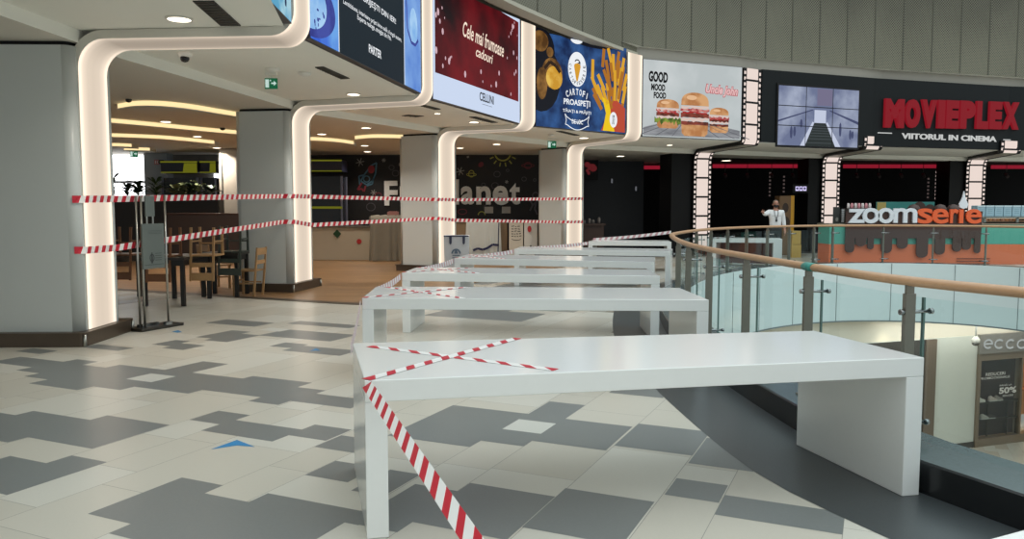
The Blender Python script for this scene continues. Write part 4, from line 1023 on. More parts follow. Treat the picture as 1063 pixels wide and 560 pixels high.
# play counters
CREAM = mat('counter_cream', (178, 168, 148), .5, vary=.04, scale=3)
ct = thing('play_counter', 'cream counter front with a green diamond and a red dot', 'counter', (ux(352, 23.4), 23.4, 0))
x0, x1 = ux(322, 23.3), ux(424, 23.3)
mb = MB(); mb.box(((x0 + x1) / 2, 23.65, .49), (x1 - x0, .6, .97)); mb.build('body', CREAM, ct, bevel=.01)
mb = MB(); mb.box(((x0 + x1) / 2, 23.64, .985), (x1 - x0 + .04, .66, .03)); mb.build('counter_top', mat('counter_top_dark', (84, 74, 62), .4), ct, bevel=.005)
Pc = Plane2((x0, 23.34), (x1, 23.34), 0)
layer(Pc, ct, 'diamond_mark', mat('mark_green', (22, 62, 32), .5), lambda m: Pc.poly(m, [(ux(349.3, 23.3) - x0 + dx, zy(243, 23.3) + dz) for dx, dz in ((0, .13), (.12, 0), (0, -.13), (-.12, 0))], .002, 0, .01))
layer(Pc, ct, 'dot_mark', mat('mark_red', (176, 38, 40), .5), lambda m: Pc.ell(m, ux(372, 23.3) - x0, zy(251, 23.3), .075, .075, .003))
def cloth(name, lab, xa, xb, y, z0, z1, m, seed=1, depth=.6, group=None):
    rr = random.Random(seed); mb = MB(); n = 40; rows = 10; V = []
    for j in range(rows + 1):
        t = j / rows
        for i in range(n + 1):
            s = i / n; f = (1 - t)
            V.append((xa + (xb - xa) * s + (.05 * f * (s - .5)) * 2, y - .03 - .05 * f - (.035 + .05 * f) * (.5 + .5 * sin(s * 26 + seed + sin(s * 9) * 2)) * f, z0 + (z1 - z0) * t))
    top = len(V)
    for i in range(n + 1): V.append((xa + (xb - xa) * i / n, y + depth, z1 + .02 * sin(i * .7)))
    Fs = [(j * (n + 1) + i, j * (n + 1) + i + 1, (j + 1) * (n + 1) + i + 1, (j + 1) * (n + 1) + i) for j in range(rows) for i in range(n)]
    Fs += [(rows * (n + 1) + i, rows * (n + 1) + i + 1, top + i + 1, top + i) for i in range(n)]
    # side falls
    for xs, i in ((xa, 0), (xb, n)):
        k = len(V); V += [(xs, y + depth, z0)]; Fs.append((0 * (n + 1) + i, rows * (n + 1) + i, top + i, k))
    mb.add(V, Fs, 0, True); o = mb.build(name, m, origin=((xa + xb) / 2, y, z0)); tag(o, lab, 'cloth', group); return o
cloth('cover_cloth', 'grey green dust cloth hanging over the cream play counter', ux(384.5, 22.9), ux(421, 22.9), 22.95, .02, 1.32, mat('cloth_grey_green', (128, 122, 108), .9, vary=.08, scale=5), 3, .9)
bx = MB(); bx.box((ux(403, 23.8), 23.6, 1.145), (1.0, .5, .29)); o = bx.build('machine_box', mat('box_grey', (96, 90, 84), .6), origin=(ux(403, 23.8), 23.6, 1.0)); tag(o, 'low grey box hidden under the grey green dust cloth', 'box')
mb = MB(); mb.box((ux(408, 23.5), 23.5, 1.38), (.30, .3, .10)); mb.box((ux(408, 23.5), 23.5, 1.435), (.22, .2, .02)); o = mb.build('folded_cloth', mat('cloth_rose', (150, 104, 96), .8, vary=.15), origin=(ux(408, 23.5), 23.5, 1.33)); tag(o, 'small rose bundle lying on the grey green dust cloth', 'cloth')
# second counter with white cloth
c2 = thing('play_counter', 'counter under the word Planet, mostly hidden by a pale cloth', 'counter', (ux(500, 24.4), 24.4, 0))
xa, xb = ux(455, 24.6), ux(526.5, 24.6)
mb = MB(); mb.box(((xa + xb) / 2, 24.9, .55), (xb - xa, .6, 1.1)); mb.build('body', mat('counter_brown', (120, 100, 76), .5), c2, bevel=.01)
mb = MB(); mb.box(((xa + xb) / 2, 24.9, 1.12), (xb - xa + .06, .66, .05)); mb.build('counter_top', mat('counter_top_grey', (150, 144, 132), .4), c2, bevel=.005)
cl2 = cloth('cover_cloth', 'pale grey cloth with dark blue lower edge over the counter under the word Planet', ux(484, 24.4), ux(519, 24.4), 24.5, .12, 1.17, mat('cloth_pale', (178, 182, 178), .9, vary=.05, scale=4), 8, .9)
cl2['_o'] = [ (ux(484, 24.4) + ux(519, 24.4)) / 2, 24.5, .12]
mb = MB(); Pq = Plane2((ux(484, 24.3), 24.36), (ux(519, 24.3), 24.36), 0)
Pq.stroke(mb, [(.2, .24), (.35, .30), (.5, .26), (.66, .32), (.8, .42), (1.0, .40)], .07, .01); Pq.stroke(mb, [(.97, .2), (.99, .9), (1.0, 1.1)], .03, .01); mb.build('blue_edge', mat('cloth_navy', (36, 40, 76), .9), cl2)
c3 = thing('cabinet', 'white cabinet with small black print and a red drop beside the third white column', 'cabinet', (ux(541, 24.2), 24.2, 0))
xa, xb = ux(528.5, 24.2), ux(558, 24.2)
mb = MB(); mb.box(((xa + xb) / 2 - .22, 24.5, .56), ((xb - xa) * .5, .55, 1.12)); mb.build('body', mat('cabinet_cream', (196, 190, 176), .45), c3, bevel=.01)
mb = MB(); mb.box(((xa + xb) / 2 + .23, 24.52, .56), ((xb - xa) * .47, .55, 1.12)); mb.build('door_panel', mat('cabinet_white', (206, 206, 200), .4), c3, bevel=.01)
mb = MB(); mb.box(((xa + xb) / 2, 24.5, 1.145), (xb - xa + .05, .62, .045)); mb.build('counter_top', mat('counter_top_grey', (150, 144, 132), .4), c3)
Pk = Plane2((xa, 24.22), (xb, 24.22), 0)
def sm_(m):
    rr = random.Random(2)
    for k in range(5):
        x = .07
        while x < .36: l = .03 + .06 * rr.random(); Pk.stroke(m, [(x, .98 - .075 * k), (x + l, .98 - .075 * k + .03 * (rr.random() - .5))], .022, .006); x += l + .03
    Pk.ring(m, .22, .60, .14, .05, .018, .006, a0=pi, a1=2 * pi)
    Pk.poly(m, [(.66, .42), (.73, .30), (.66, .17), (.59, .30)], .014)
layer(Pk, c3, 'print', mat('print_black_ink', (30, 28, 28), .6), lambda m: sm_(m))
layer(Pk, c3, 'drop_mark', mat('mark_red', (176, 38, 40), .5), lambda m: Pk.ell(m, .62, .90, .06, .10, .014))
# claw machines with yellow top
YEL = emis('machine_yellow', (170, 170, 44), .3); NAVY = mat('machine_navy', (34, 34, 52), .4)
def machine(lab, xc, y, wd, hgt, dp=.8, bar=False):
    t = thing('claw_machine', lab, 'machine', (xc, y, 0), 'yellow topped amusement machines')
    m = MB(); m.box((xc, y + dp / 2, .45), (wd, dp, .9)); m.build('base', mat('machine_base', (40, 38, 36), .5), t, bevel=.02)
    m = MB()
    for sx in (-1, 1):
        for sy in (0, 1): m.box((xc + sx * (wd / 2 - .03), y + .03 + sy * (dp - .06), (.9 + hgt - .5) / 2), (.05, .05, hgt - .5 - .9))
    m.build('corner_posts', mat('machine_post', (120, 122, 140), .4, .5), t)
    m = MB(); m.box((xc, y + dp / 2, .9 + (hgt - 1.4) / 2), (wd - .12, dp - .12, hgt - 1.42)); m.build('dark_interior', mat('machine_inside', (14, 14, 18), .25), t)
    m = MB(); m.box((xc, y + dp / 2, hgt - .18), (wd, dp, .36)); m.build('header', NAVY, t, bevel=.01)
    m = MB(); Pz = Plane2((xc - wd / 2, y), (xc + wd / 2, y), hgt - .36)
    Pz.rect(m, 0, wd, .315, .36, .005, 0, .02); Pz.rect(m, 0, wd, 0, .03, .005, 0, .02); Pz.poly(m, [(wd * .60, .03), (wd * .99, .03), (wd * .99, .3), (wd * .64, .3)] if not bar else [(0, .03), (wd * .05, .03), (wd * .14, .3), (0, .3)], .006)
    if bar: Pz.rect(m, 0, wd, -1.15, -1.08, .005, 0, .02)
    m.build('yellow_trim', YEL, t)
    m = MB(); Pz.text(m, 'GAME', wd * .08, wd * .40, .13, .33, .008, bold=.03, shear=.2) if not bar else None
    return t
machine('yellow topped amusement machine beside the cream play counter', ux(339, 24.9), 24.7, ux(357, 25) - ux(321, 25), zy(166, 24.7), bar=True)
machine('wide amusement machine with yellow top beyond the plants', ux(190, 25), 24.8, 1.14, zy(167.5, 24.8))
machine('amusement machine with yellow top next to the bright window gap', ux(218.3, 25), 24.9, .50, zy(167.5, 24.9))
# bright window at the back and window gap
DAY = emis('daylight_window', (250, 252, 255), 3.2)
wn = MB(); Pn = Plane2((ux(112, 26.2), 26.25), (ux(152.5, 26.2), 26.25), 0); Pn.rect(wn, 0, Pn.w, .5, zy(161, 26.25), .0); struct('window_1', wn, DAY)
wn = MB(); Pn.rect(wn, 0, Pn.w, zy(189, 26.25) - .03, zy(189, 26.25) + .03, .03); Pn.rect(wn, 0, Pn.w, 2.35, 2.37, .02); struct('trim_5', wn, mat('window_bar', (150, 152, 154), .5))
wn = MB(); Pn = Plane2((ux(222.5, 26.2), 26.25), (ux(228.5, 26.2), 26.25), 0); Pn.rect(wn, 0, Pn.w, .5, zy(176.5, 26.25), .0); struct('window_2', wn, DAY)
gp_ = MB(); gp_.box((ux(163.5, 25.6), 25.8, ZC / 2), (ux(175.5, 25.6) - ux(152, 25.6), .5, ZC - .01)); struct('wall_pillar', gp_, mat('pillar_grey', (156, 162, 166), .6))
bp_ = thing('column', 'plain beige column inside the dining room next to the plants', 'column', (ux(237.5, 23.6), 23.9, 0))
m = MB(); m.box((ux(238, 23.6), 23.9, ZC / 2 + .06), (ux(248, 23.6) - ux(228, 23.6), .6, ZC - .14)); m.build('shaft', mat('column_beige', (172, 164, 152), .35), bp_, bevel=.03)
m = MB(); m.box((ux(238, 23.6), 23.9, .07), (ux(248.5, 23.6) - ux(227.5, 23.6), .66, .13)); m.build('plinth', PLINTH, bp_)
for u in (230.5, 246): 
    m = MB(); m.box((ux(u, 23.5), 23.585, ZC / 2), (.035, .02, ZC - .2)); m.build('metal_strip', STEEL, bp_)

# planter partition with plants, bench back
PB = mat('partition_dark', (34, 28, 25), .5, vary=.1)
pt_ = thing('planter', 'long dark partition planter in front of the bright window', 'planter', (ux(170, 23), 23.0, 0))
xa, xb = ux(96, 23), ux(227, 23); ZP = zy(204.8, 23.0)
m = MB(); m.box(((xa + xb) / 2, 23.2, ZP / 2 + .003), (xb - xa, .5, ZP)); m.build('body', PB, pt_, bevel=.01)
m = MB(); m.box(((xa + xb) / 2, 23.2, ZP), (xb - xa - .06, .42, .05)); m.build('soil', mat('soil', (40, 30, 22), .9, vary=.3, scale=30), pt_)
GR = [mat('leaf_green', (62, 84, 44), .5, vary=.25, scale=8), mat('leaf_dark', (40, 54, 34), .5, vary=.25, scale=8), mat('leaf_pale', (126, 134, 96), .5, vary=.2, scale=8)]
def plant(u, y, hgt, lab, mi, n=16, spread=.32, seed=0, lw=.05):
    rr = random.Random(seed); xc = ux(u, y); t = thing('potted_plant', lab, 'plant', (xc, y, ZP + .026), 'plants on the partition')
    st = MB(); lf = MB()
    for k in range(4):
        a = rr.random() * 6.28; st.tube([(xc, y, ZP + .02), (xc + .04 * cos(a), y + .04 * sin(a), ZP + hgt * .4), (xc + .1 * cos(a), y + .06 * sin(a), ZP + hgt * .8)], .007, 5)
    for k in range(n):
        a = rr.random() * 6.28; z = ZP + .04 + hgt * rr.random() * .75; l = spread * (.6 + .6 * rr.random()); el = .3 + rr.random() * .8
        p = [Vector((xc + cos(a) * l * s_ * cos(el * s_), y + .55 * sin(a) * l * s_ * cos(el * s_), z + l * sin(el) * (s_ - .55 * s_ * s_))) for s_ in (0, .35, .7, 1)]
        sd = Vector((-sin(a), cos(a), 0)); w = [.25 * lw, lw, .8 * lw, .05 * lw]; vs = []
        for q, ww in zip(p, w): vs += [q + sd * ww + Vector((0, 0, ww * .4)), q, q - sd * ww + Vector((0, 0, ww * .4))]
        lf.add(vs, [(3 * i + j, 3 * i + j + 1, 3 * i + j + 4, 3 * i + j + 3) for i in range(3) for j in (0, 1)], 0, True)
    st.build('stems', GR[1], t); lf.build('leaves', GR[mi], t)
for k, (u, hh, lab, mi, n, sp, lw) in enumerate((
    (119.5, .46, 'thin twiggy plant closest to the first white column', 1, 12, .24, .03), (133, .28, 'small dark bushy plant in front of the bright window', 1, 22, .22, .05), (143.5, .32, 'dark spreading plant at the edge of the bright window', 1, 24, .26, .05),
    (163, .34, 'green spiky leaved plant in front of the grey pillar', 0, 26, .34, .035), (181.5, .26, 'pale leaved plant under the wide yellow machine top, beside the grey pillar', 2, 16, .22, .07), (190, .24, 'pale leaved plant in the middle under the wide yellow machine top', 2, 16, .22, .07),
    (199, .24, 'dark green leafy plant between two pale ones', 1, 20, .24, .06), (206, .32, 'pale tall plant under the second yellow machine top', 2, 16, .22, .07), (220, .22, 'low dark plant closest to the beige column', 1, 18, .24, .05))):
    plant(u, 23.15 + .06 * (k % 2), hh * 1.5, lab, mi, n, sp * 1.45, k, lw * 1.4)
bk = thing('serving_cabinet', 'dark brown low cabinet beyond the chairs, right under the plants', 'cabinet', (ux(212, 22), 22.2, .004))
xa, xb = ux(171, 22), ux(249.5, 22); zk = zy(222.5, 22)
m = MB(); m.box(((xa + xb) / 2, 22.3, zk / 2 + .05), (xb - xa, .5, zk - .1)); m.build('body', mat('bench_brown', (50, 36, 30), .5, vary=.1), bk, bevel=.02)
m = MB(); m.box(((xa + xb) / 2, 22.3, zk + .012), (xb - xa + .06, .56, .03)); m.build('top_board', mat('bench_red_brown', (70, 46, 36), .45, vary=.1), bk, bevel=.006)
m = MB(); m.box(((xa + xb) / 2, 22.32, .055), (xb - xa - .1, .42, .1)); m.build('plinth', TBLACK, bk)

# dining tables and chairs
def dtable(lab, xa, xb, ya, yb, zt=.76):
    t = thing('dining_table', lab, 'table', ((xa + xb) / 2, (ya + yb) / 2, .004), 'dining tables'); t['_o'] = [0, 0, 0]; t.location = (0, 0, 0)
    bx_, by_ = (xa + xb) / 2, (ya + yb) / 2; t.location = (bx_, by_, .004); t['_o'] = [bx_, by_, .004]
    m = MB(); m.box((bx_, by_, zt - .02), (xb - xa, yb - ya, .04)); m.build('tabletop', TDARK, t, bevel=.004)
    m = MB()
    for y in (ya + .05, yb - .05): m.box((bx_, y, zt - .085), (xb - xa - .1, .03, .09))
    for x in (xa + .05, xb - .05): m.box((x, by_, zt - .085), (.03, yb - ya - .1, .09))
    m.build('apron', TBLACK, t)
    for x in (xa + .045, xb - .045):
        for y in (ya + .045, yb - .045): m = MB(); m.box((x, y, (zt - .04) / 2 + .002), (.06, .06, zt - .044)); m.build('leg', TBLACK, t)
dtable('dark dining table behind the poster stand', -5.72, -5.04, 12.15, 13.3)
dtable('dark dining table partly hidden by the first white column', -7.5, -6.36, 12.5, 13.6)
dtable('dark dining table under the green upturned chair', -5.32, -4.66, 13.45, 14.05)
def chair_mesh(wood):
    t = thing('dining_chair', '', 'chair')
    S = .40; D = .40; sh = .44
    m = MB(); m.box((0, 0, sh), (S, D, .028)); m.build('seat', wood, t, bevel=.008)
    for x in (-1, 1):
        m = MB(); m.box((x * (S / 2 - .022), -D / 2 + .025, (sh - .014) / 2), (.034, .034, sh - .014)); m.build('leg', wood, t)
        m = MB(); m.hexa([(x * (S / 2 - .022) + a, D / 2 - .02 + b, 0) for a, b in ((-.017, -.017), (.017, -.017), (.017, .017), (-.017, .017))], [(x * (S / 2 - .022) + a, D / 2 + .06 + b, .84) for a, b in ((-.014, -.014), (.014, -.014), (.014, .014), (-.014, .014))]); m.build('back_post', wood, t)
    m = MB(); m.box((0, D / 2 + .052, .77), (S - .01, .022, .12)); m.build('top_rail', wood, t, bevel=.006)
    m = MB(); m.box((0, D / 2 + .03, .585), (S - .06, .02, .07)); m.build('middle_rail', wood, t, bevel=.005)
    m = MB()
    for x in (-1, 1): m.box((x * (S / 2 - .022), 0, .22), (.02, D - .08, .025))
    m.box((0, -D / 2 + .03, .26), (S - .06, .02, .025)); m.build('stretcher', wood, t)
    return t
protos = {}
def chair(lab, wood, loc, rz=0, flip=False, grp=None):
    if wood.name not in protos: o = protos[wood.name] = chair_mesh(wood)
    else: o = copy_tree(protos[wood.name])
    o['label'] = lab; o['group'] = grp or ('chairs turned up on the dining tables' if flip else 'chairs on the dining floor')
    o.location = loc; o.rotation_euler = (pi if flip else 0, 0, rz)
    return o
# flipped: seat lies on the table, legs point up, back hangs down in front of the table edge
zf = .76 + .44 + .016
chair('light beech chair turned upside down on the table, back hanging beside the poster stand', BEECH, (ux(213.5, 12.6) , 12.62, zf), 0, True)
chair('dark green chair turned upside down on a table in front of the second white column', GREENW, (-4.78, 13.62, zf), 0, True)
chair('brown chair turned upside down, seen between the first white column and the poster stand', BROWNW, (ux(126.5, 12.7), 12.78, zf), 0, True)
chair('brown chair turned upside down behind the poster board', BROWNW, (-5.45, 12.42, zf), 0, True)
chair('light beech chair standing upright against the second white column', BEECH, (-4.60, 13.76, .005), -pi / 2 - .12, False)
chair('beech chair standing upright beyond the dark tables, half hidden by the upturned chairs', BEECH, (ux(222, 15), 15.0, .005), pi * .8, False)

# poster stand
ps = thing('poster_stand', 'steel poster stand with grey green notice boards behind the tape', 'stand', (ux(157, 9.95), 9.95, 0))
def pu(u, y): return ux(u, y)
yb = 9.95
xl, xr = pu(141.3, 9.75), pu(171, 10.15)
for x, y in ((xl, 9.75), (xl + .05, 9.77), (xr, 10.15)):
    m = MB(); m.tube([(x, y, .03), (x, y, zy(203, y))], .014, 8); m.build('pole', STEEL, ps)
m = MB(); bd = Vector((xr - xl, .40)).normalized(); ang = atan2(bd.y, bd.x); cx_, cy_ = (xl + xr) / 2, 9.95
m.box((cx_, cy_, .02), (.66, .30, .035), ang); m.build('base_plate', DARKST, ps, bevel=.006)
m = MB(); m.box((cx_ - .05, cy_ - .07, .055), (.30, .05, .03), ang); m.box((cx_ + .16, cy_ + .02, .06), (.10, .05, .04), ang); m.build('base_clips', CH, ps)
Pp = Plane2((xl + .06, 9.73), (xr + .01, 10.10), 0)
PBG = mat('poster_grey_green', (96, 104, 100), .35, vary=.04)
zb0, zb1 = zy(279.5, 9.8), zy(232.5, 9.8)
m = MB(); Pp.rect(m, 0, Pp.w - .03, zb0, zb1, 0, 0, .018); bo = m.build('poster_board', PBG, ps)
INK = mat('poster_ink', (52, 56, 56), .6)
def pprint(m):
    ww = Pp.w - .03; dz = zb1 - zb0
    Pp.ring(m, ww * .40, zb0 + dz * .24, .04, .05, .012, .021, seg=12); Pp.poly(m, [(ww * .36, zb0 + dz * .12), (ww * .44, zb0 + dz * .12), (ww * .42, zb0 + dz * .36), (ww * .38, zb0 + dz * .36)], .021)
    for k in range(4): Pp.rect(m, ww * .55, ww * .85, zb0 + dz * (.18 + .05 * k), zb0 + dz * (.19 + .05 * k), .021)
    for k in range(3): Pp.rect(m, ww * .25, ww * .9, zb0 + dz * (.84 - .03 * k), zb0 + dz * (.845 - .03 * k), .021)
    Pp.stroke(m, [(ww * .06, zb0 + .05), (ww * .94, zb0 + .05)], .006, .021)
layer(Pp, ps, 'poster_print', INK, pprint)
m = MB(); Pp.rect(m, .10, .25, zy(225, 9.8), zy(203, 9.8), -.03, 0, .015); m.build('small_board', PBG, ps)
m = MB(); Pp.rect(m, .11, .13, zb1, zy(225, 9.8), -.025, 0, .01); Pp.rect(m, .21, .23, zb1, zy(225, 9.8), -.025, 0, .01); m.build('board_straps', STEEL, ps)

# shopping bag
bag = thing('shopping_bag', 'white carrier bag with dark blue handles and a round emblem beside the third glowing strip', 'bag', (ux(473, 17.4), 17.4, .0))
xa, xb = ux(460.5, 17.3), ux(486.5, 17.3); zt = zy(244.5, 17.3)
m = MB(); m.hexa([(xa + .02, 17.3, .006), (xb - .02, 17.3, .006), (xb - .02, 17.62, .006), (xa + .02, 17.62, .006)], [(xa, 17.3, zt), (xb, 17.3, zt), (xb, 17.55, zt), (xa, 17.55, zt)]); m.build('body', mat('bag_white', (176, 182, 188), .6, vary=.05, scale=5), bag, bevel=.012)
BLK = mat('bag_dark_blue', (42, 48, 72), .6)
Pb = Plane2((xa, 17.29), (xb, 17.29), 0); bw = xb - xa
m = MB(); Pb.rect(m, 0, bw, zt - .03, zt, .002); m.build('rim', BLK, bag)
for s_ in (.27, .80):
    m = MB(); Pb.poly(m, [(bw * s_ - .03, zt - .02), (bw * s_ + .03, zt - .02), (bw * s_ + .025, zt - .17), (bw * s_, zt - .205), (bw * s_ - .025, zt - .17)], .003, 0, .008); m.build('handle', BLK, bag)
def emb(m):
    Pb.ring(m, bw * .49, zt - .40, .105, .11, .035, .004, seg=20, a0=0, a1=pi); Pb.poly(m, [(bw * .49 - .04, zt - .40), (bw * .49 + .04, zt - .40), (bw * .49 + .02, zt - .32), (bw * .49 - .02, zt - .32)], .004)
    for k in range(2): Pb.rect(m, bw * .34, bw * .64, zt - .45 - k * .05, zt - .43 - k * .05, .004)
layer(Pb, bag, 'emblem', mat('bag_print', (86, 104, 124), .6), emb)

# barrier tape lines round the columns
def face(ci, k, lift=.02):
    cd = COLS[ci]; return (cd['Cn'] if k == 0 else cd['Cf']) + cd['nrm'] * lift
pc = []
def wrap(ci): 
    cd = COLS[ci]; a = cd['Cn'] - cd['t'] * .16 - cd['nrm'] * .25; return [a, cd['Cn'] - cd['t'] * .03 + cd['nrm'] * .012, cd['Cf'] + cd['t'] * .18 + cd['nrm'] * .012]
def ttape(lab, pts, zs_):
    path = [(p.x, p.y, z) for p, z in zip(pts, zs_)]
    tape('barrier_tape', path, lab, 'tape', 'red and white tape lines round the columns', width=.078, seg=.082, slant=.018, side=(0, 0, 1))
s0 = up(77, 8.62)
up_pts = [(77, 8.60, 207), (86, 8.72, 206.5), (117, 9.5, 206.2)]
def build_line(lab, marks):
    pts = []; zs_ = []
    for p, v in marks: pts.append(p); zs_.append(zy(v, p.y))
    ttape(lab, pts, zs_)
def lf_(ci, k, da, dn):
    cd = COLS[ci]; b = cd['Cn'] if k == 0 else cd['Cf']; return b + cd['t'] * da + cd['nrm'] * dn
def mk(vs):
    V = [(lf_(0, 0, -.122, -.055), vs[0]), (lf_(0, 0, -.105, -.015), vs[0]), (lf_(0, 0, -.02, .02), vs[0]), (lf_(0, 1, .02, .02), vs[1]), (lf_(1, 0, -.135, -.14), vs[2]), (lf_(1, 0, -.112, -.02), vs[2]), (lf_(1, 0, -.02, .02), vs[2]), (lf_(1, 1, .02, .02), vs[3]), (lf_(2, 0, -.135, -.14), vs[4]), (lf_(2, 0, -.112, -.02), vs[4]), (lf_(2, 0, -.02, .02), vs[4]), (lf_(2, 1, .02, .02), vs[5]), (lf_(3, 0, -.135, -.14), vs[6]), (lf_(3, 0, -.112, -.02), vs[6]), (lf_(3, 0, -.02, .02), vs[6]), (lf_(3, 1, .03, .02), vs[7])]
    return V
def mk_old(vs):
    return [(76.5, 8.60, vs[0]), (85, 8.66, vs[0] + .1), (116, 9.52, vs[1])] + [(210, 11.9, (vs[1] * .55 + vs[2] * .45))] + [(303.3, 14.25, vs[2]), (325.4, 15.32, vs[3])] + [(390, 17.2, (vs[3] + vs[4]) / 2)] + [(454.5, 18.85, vs[4]), (474.5, 19.9, vs[5])] + [(530, 21.5, (vs[5] + vs[6]) / 2)] + [(588, 23.05, vs[6]), (606, 23.9, vs[7])]
build_line('upper red and white tape line strung past the white columns', mk((207, 206.6, 203.8, 204.3, 207.2, 207.6, 206.6, 206.3)))
build_line('lower red and white tape line strung past the white columns', mk((260, 257.5, 230.5, 233.8, 227, 228.8, 230.6, 230.4)))
# ------------------------------------------------------------------ cinema rooms beyond
w_ = MB()
for A_, B_ in (((1.95, 26.4), (1.95, 33.5)), ((1.95, 33.5), (26, 33.5))):
    Pz = Plane2(A_, B_, 0); Pz.rect(w_, 0, Pz.w, 0, ZC, -.1, 0, .1)
struct('wall_cinema', w_, BLACKW)
cfp = MB(); cpoly = [Vector((1.9, 24.5)), up(722, 25.2), up(860, 27.4), up(1012, 28.9), Vector((24, 29.5)), Vector((24, 33.4)), Vector((2.0, 33.4))]
cfp.add([(p.x, p.y, .003) for p in cpoly], [tuple(range(len(cpoly)))]); so = struct('floor.002', cfp, mat('cinema_carpet', (22, 20, 22), .8, vary=.3, scale=20)); triangulate(so)
cp_ = MB(); cpl = [Vector((2.0, 24.9)), up(722, 25.95), up(860, 28.25), up(1012, 29.75), Vector((24, 30.5)), Vector((24, 33.4)), Vector((2.0, 33.4))]
cp_.add([(p.x, p.y, ZC - .006) for p in [Vector((6.4, 27.6)), Vector((11.2, 29.2)), Vector((24, 31.2)), Vector((24, 33.4)), Vector((5.2, 33.4))]], [(0, 1, 2, 3, 4)]); so = struct('ceiling.003', cp_, mat('cinema_ceiling', (14, 14, 14), .8))
RLED = emis('red_led', (200, 40, 66), .42)
for k, (u0, u1, v, lab) in enumerate(((649, 699, 174, 'red light line beside the third white column room, under the dark ceiling'), (739, 840, 172.6, 'red light line behind the man between the film strips'), (874, 990, 172.8, 'red light line above the dessert counter'), (1027, 1075, 173.5, 'red light line cut by the picture edge, behind the last film strip'))):
    Y = 31.2; a, b = ux(u0, Y), ux(u1, Y); z = zy(v, Y); m = MB(); m.box(((a + b) / 2, Y, z), (b - a, .05, .14)); o = m.build('light_line', RLED, origin=((a + b) / 2, Y, z)); tag(o, lab, 'light', 'red light lines in the cinema')
    m = MB(); m.box(((a + b) / 2, Y + .2, (z + ZC) / 2 - .0), (b - a + .3, .2, ZC - z - .02)); struct('trim_6', m, mat('bulkhead_dark', (52, 46, 40), .8))
# spotlight heads under the light lines
sp0 = None
for u in (752, 775, 800, 822, 888, 911, 934, 957, 1043):
    Y = 30.9; x = ux(u, Y)
    t = thing('spotlight', 'dark spotlight head hanging under a red light line', 'lamp', (x, Y, 2.72), 'spotlight heads in the cinema')
    m = MB(); m.tube([(x, Y, ZC - .01), (x, Y, 2.86)], .012, 6); m.build('stem', DARKST, t)
    m = MB(); m.tube([(x, Y + .05, 2.86), (x, Y - .10, 2.74)], .06, 10); m.build('head', mat('spot_head', (50, 40, 40), .5), t)
# ticket screen
t = thing('ticket_screen', 'small bright screen with white figures above the yellow kiosk', 'screen', (ux(831, 27.6), 27.6, zy(200.5, 27.6)))
Pz = Plane2((ux(822.5, 27.6), 27.6), (ux(839, 27.6), 27.6), zy(200.5, 27.6)); hh = zy(191.5, 27.6) - zy(200.5, 27.6)
layer(Pz, t, 'housing', BLACKP, lambda m: Pz.rect(m, 0, Pz.w, 0, hh, -.05, 0, .05))
layer(Pz, t, 'figures', emis('screen_lilac', (212, 204, 246), 1.2), lambda m: [Pz.rect(m, Pz.w * (.17 + .24 * k), Pz.w * (.17 + .24 * k) + Pz.w * .20, hh * .25, hh * .75, .002) for k in range(3)])
layer(Pz, t, 'figure_marks', emis('screen_shade', (90, 84, 130), .6), lambda m: [Pz.ell(m, Pz.w * (.27 + .24 * k), hh * .52, .04, .05, .004, seg=10) for k in range(3)])
# yellow kiosk behind the man
k_ = thing('ticket_kiosk', 'tall brown and yellow kiosk panel directly behind the man', 'kiosk', (ux(815, 26), 26, 0))
xa, xb = ux(808.5, 26), ux(820.5, 26); zt = zy(203.5, 26)
m = MB(); m.box(((xa + xb) / 2, 26.2, zt / 2), (xb - xa, .5, zt)); m.build('body', mat('kiosk_brown', (122, 92, 60), .5, vary=.15), k_, bevel=.02)
m = MB(); m.box((xb + .05, 26.2, zt / 2), (.11, .5, zt + .02)); m.build('yellow_side', mat('kiosk_yellow', (206, 150, 36), .45), k_)
Pz = Plane2((xa, 25.95), (xb, 25.95), 0)
layer(Pz, k_, 'dark_print', mat('kiosk_print', (60, 44, 34), .6), lambda m: (Pz.ell(m, .20, zt * .80, .1, .16, .004), Pz.ell(m, .22, zt * .55, .13, .2, .004)))
m = MB(); m.box((ux(826, 24.8), 24.8, .2), (.3, .3, .4)); m.box((ux(826, 24.8), 24.8, .62), (.28, .26, .42)); o = m.build('yellow_box', mat('box_yellow', (196, 160, 80), .5), origin=(ux(826, 24.8), 24.8, 0)); tag(o, 'pale yellow box stacked on the floor beside the table beyond the atrium', 'box')
# bar things in the dark opening beside the third column
m = MB(); m.box((ux(613, 25.2), 25.3, 1.02), (.95, .5, .06)); m.box((ux(613, 25.2), 25.35, .5), (.85, .36, .98)); o = m.build('bar_counter', mat('bar_brown', (58, 36, 26), .5), origin=(ux(613, 25.2), 25.3, 0)); tag(o, 'dim brown bar counter in the dark opening past the white columns', 'counter')
for k, u in enumerate((606.5, 612, 616, 622)):
    m = MB(); hz = (.10, .16, .12, .20)[k]; m.lathe([(.035, 0), (.05, .02), (.05, hz * .7), (.025, hz)], (ux(u, 25.15), 25.2, 1.052), 10); o = m.build('jar', mat('jar_dim', (110, 104, 100), .4), origin=(ux(u, 25.15), 25.2, 1.052)); tag(o, ('low jar at the near end of the dim bar counter', 'second jar along the dim bar counter', 'third jar along the dim bar counter', 'tallest jar at the far end of the dim bar counter')[k], 'jar', 'jars on the dim bar counter')
pz_ = Plane2((ux(637, 30), 30), (ux(651.5, 30), 30), zy(222, 30)); t = thing('wall_poster', 'dim framed poster on the dark wall past the white columns', 'poster', tuple(pz_.pt(0, 0)))
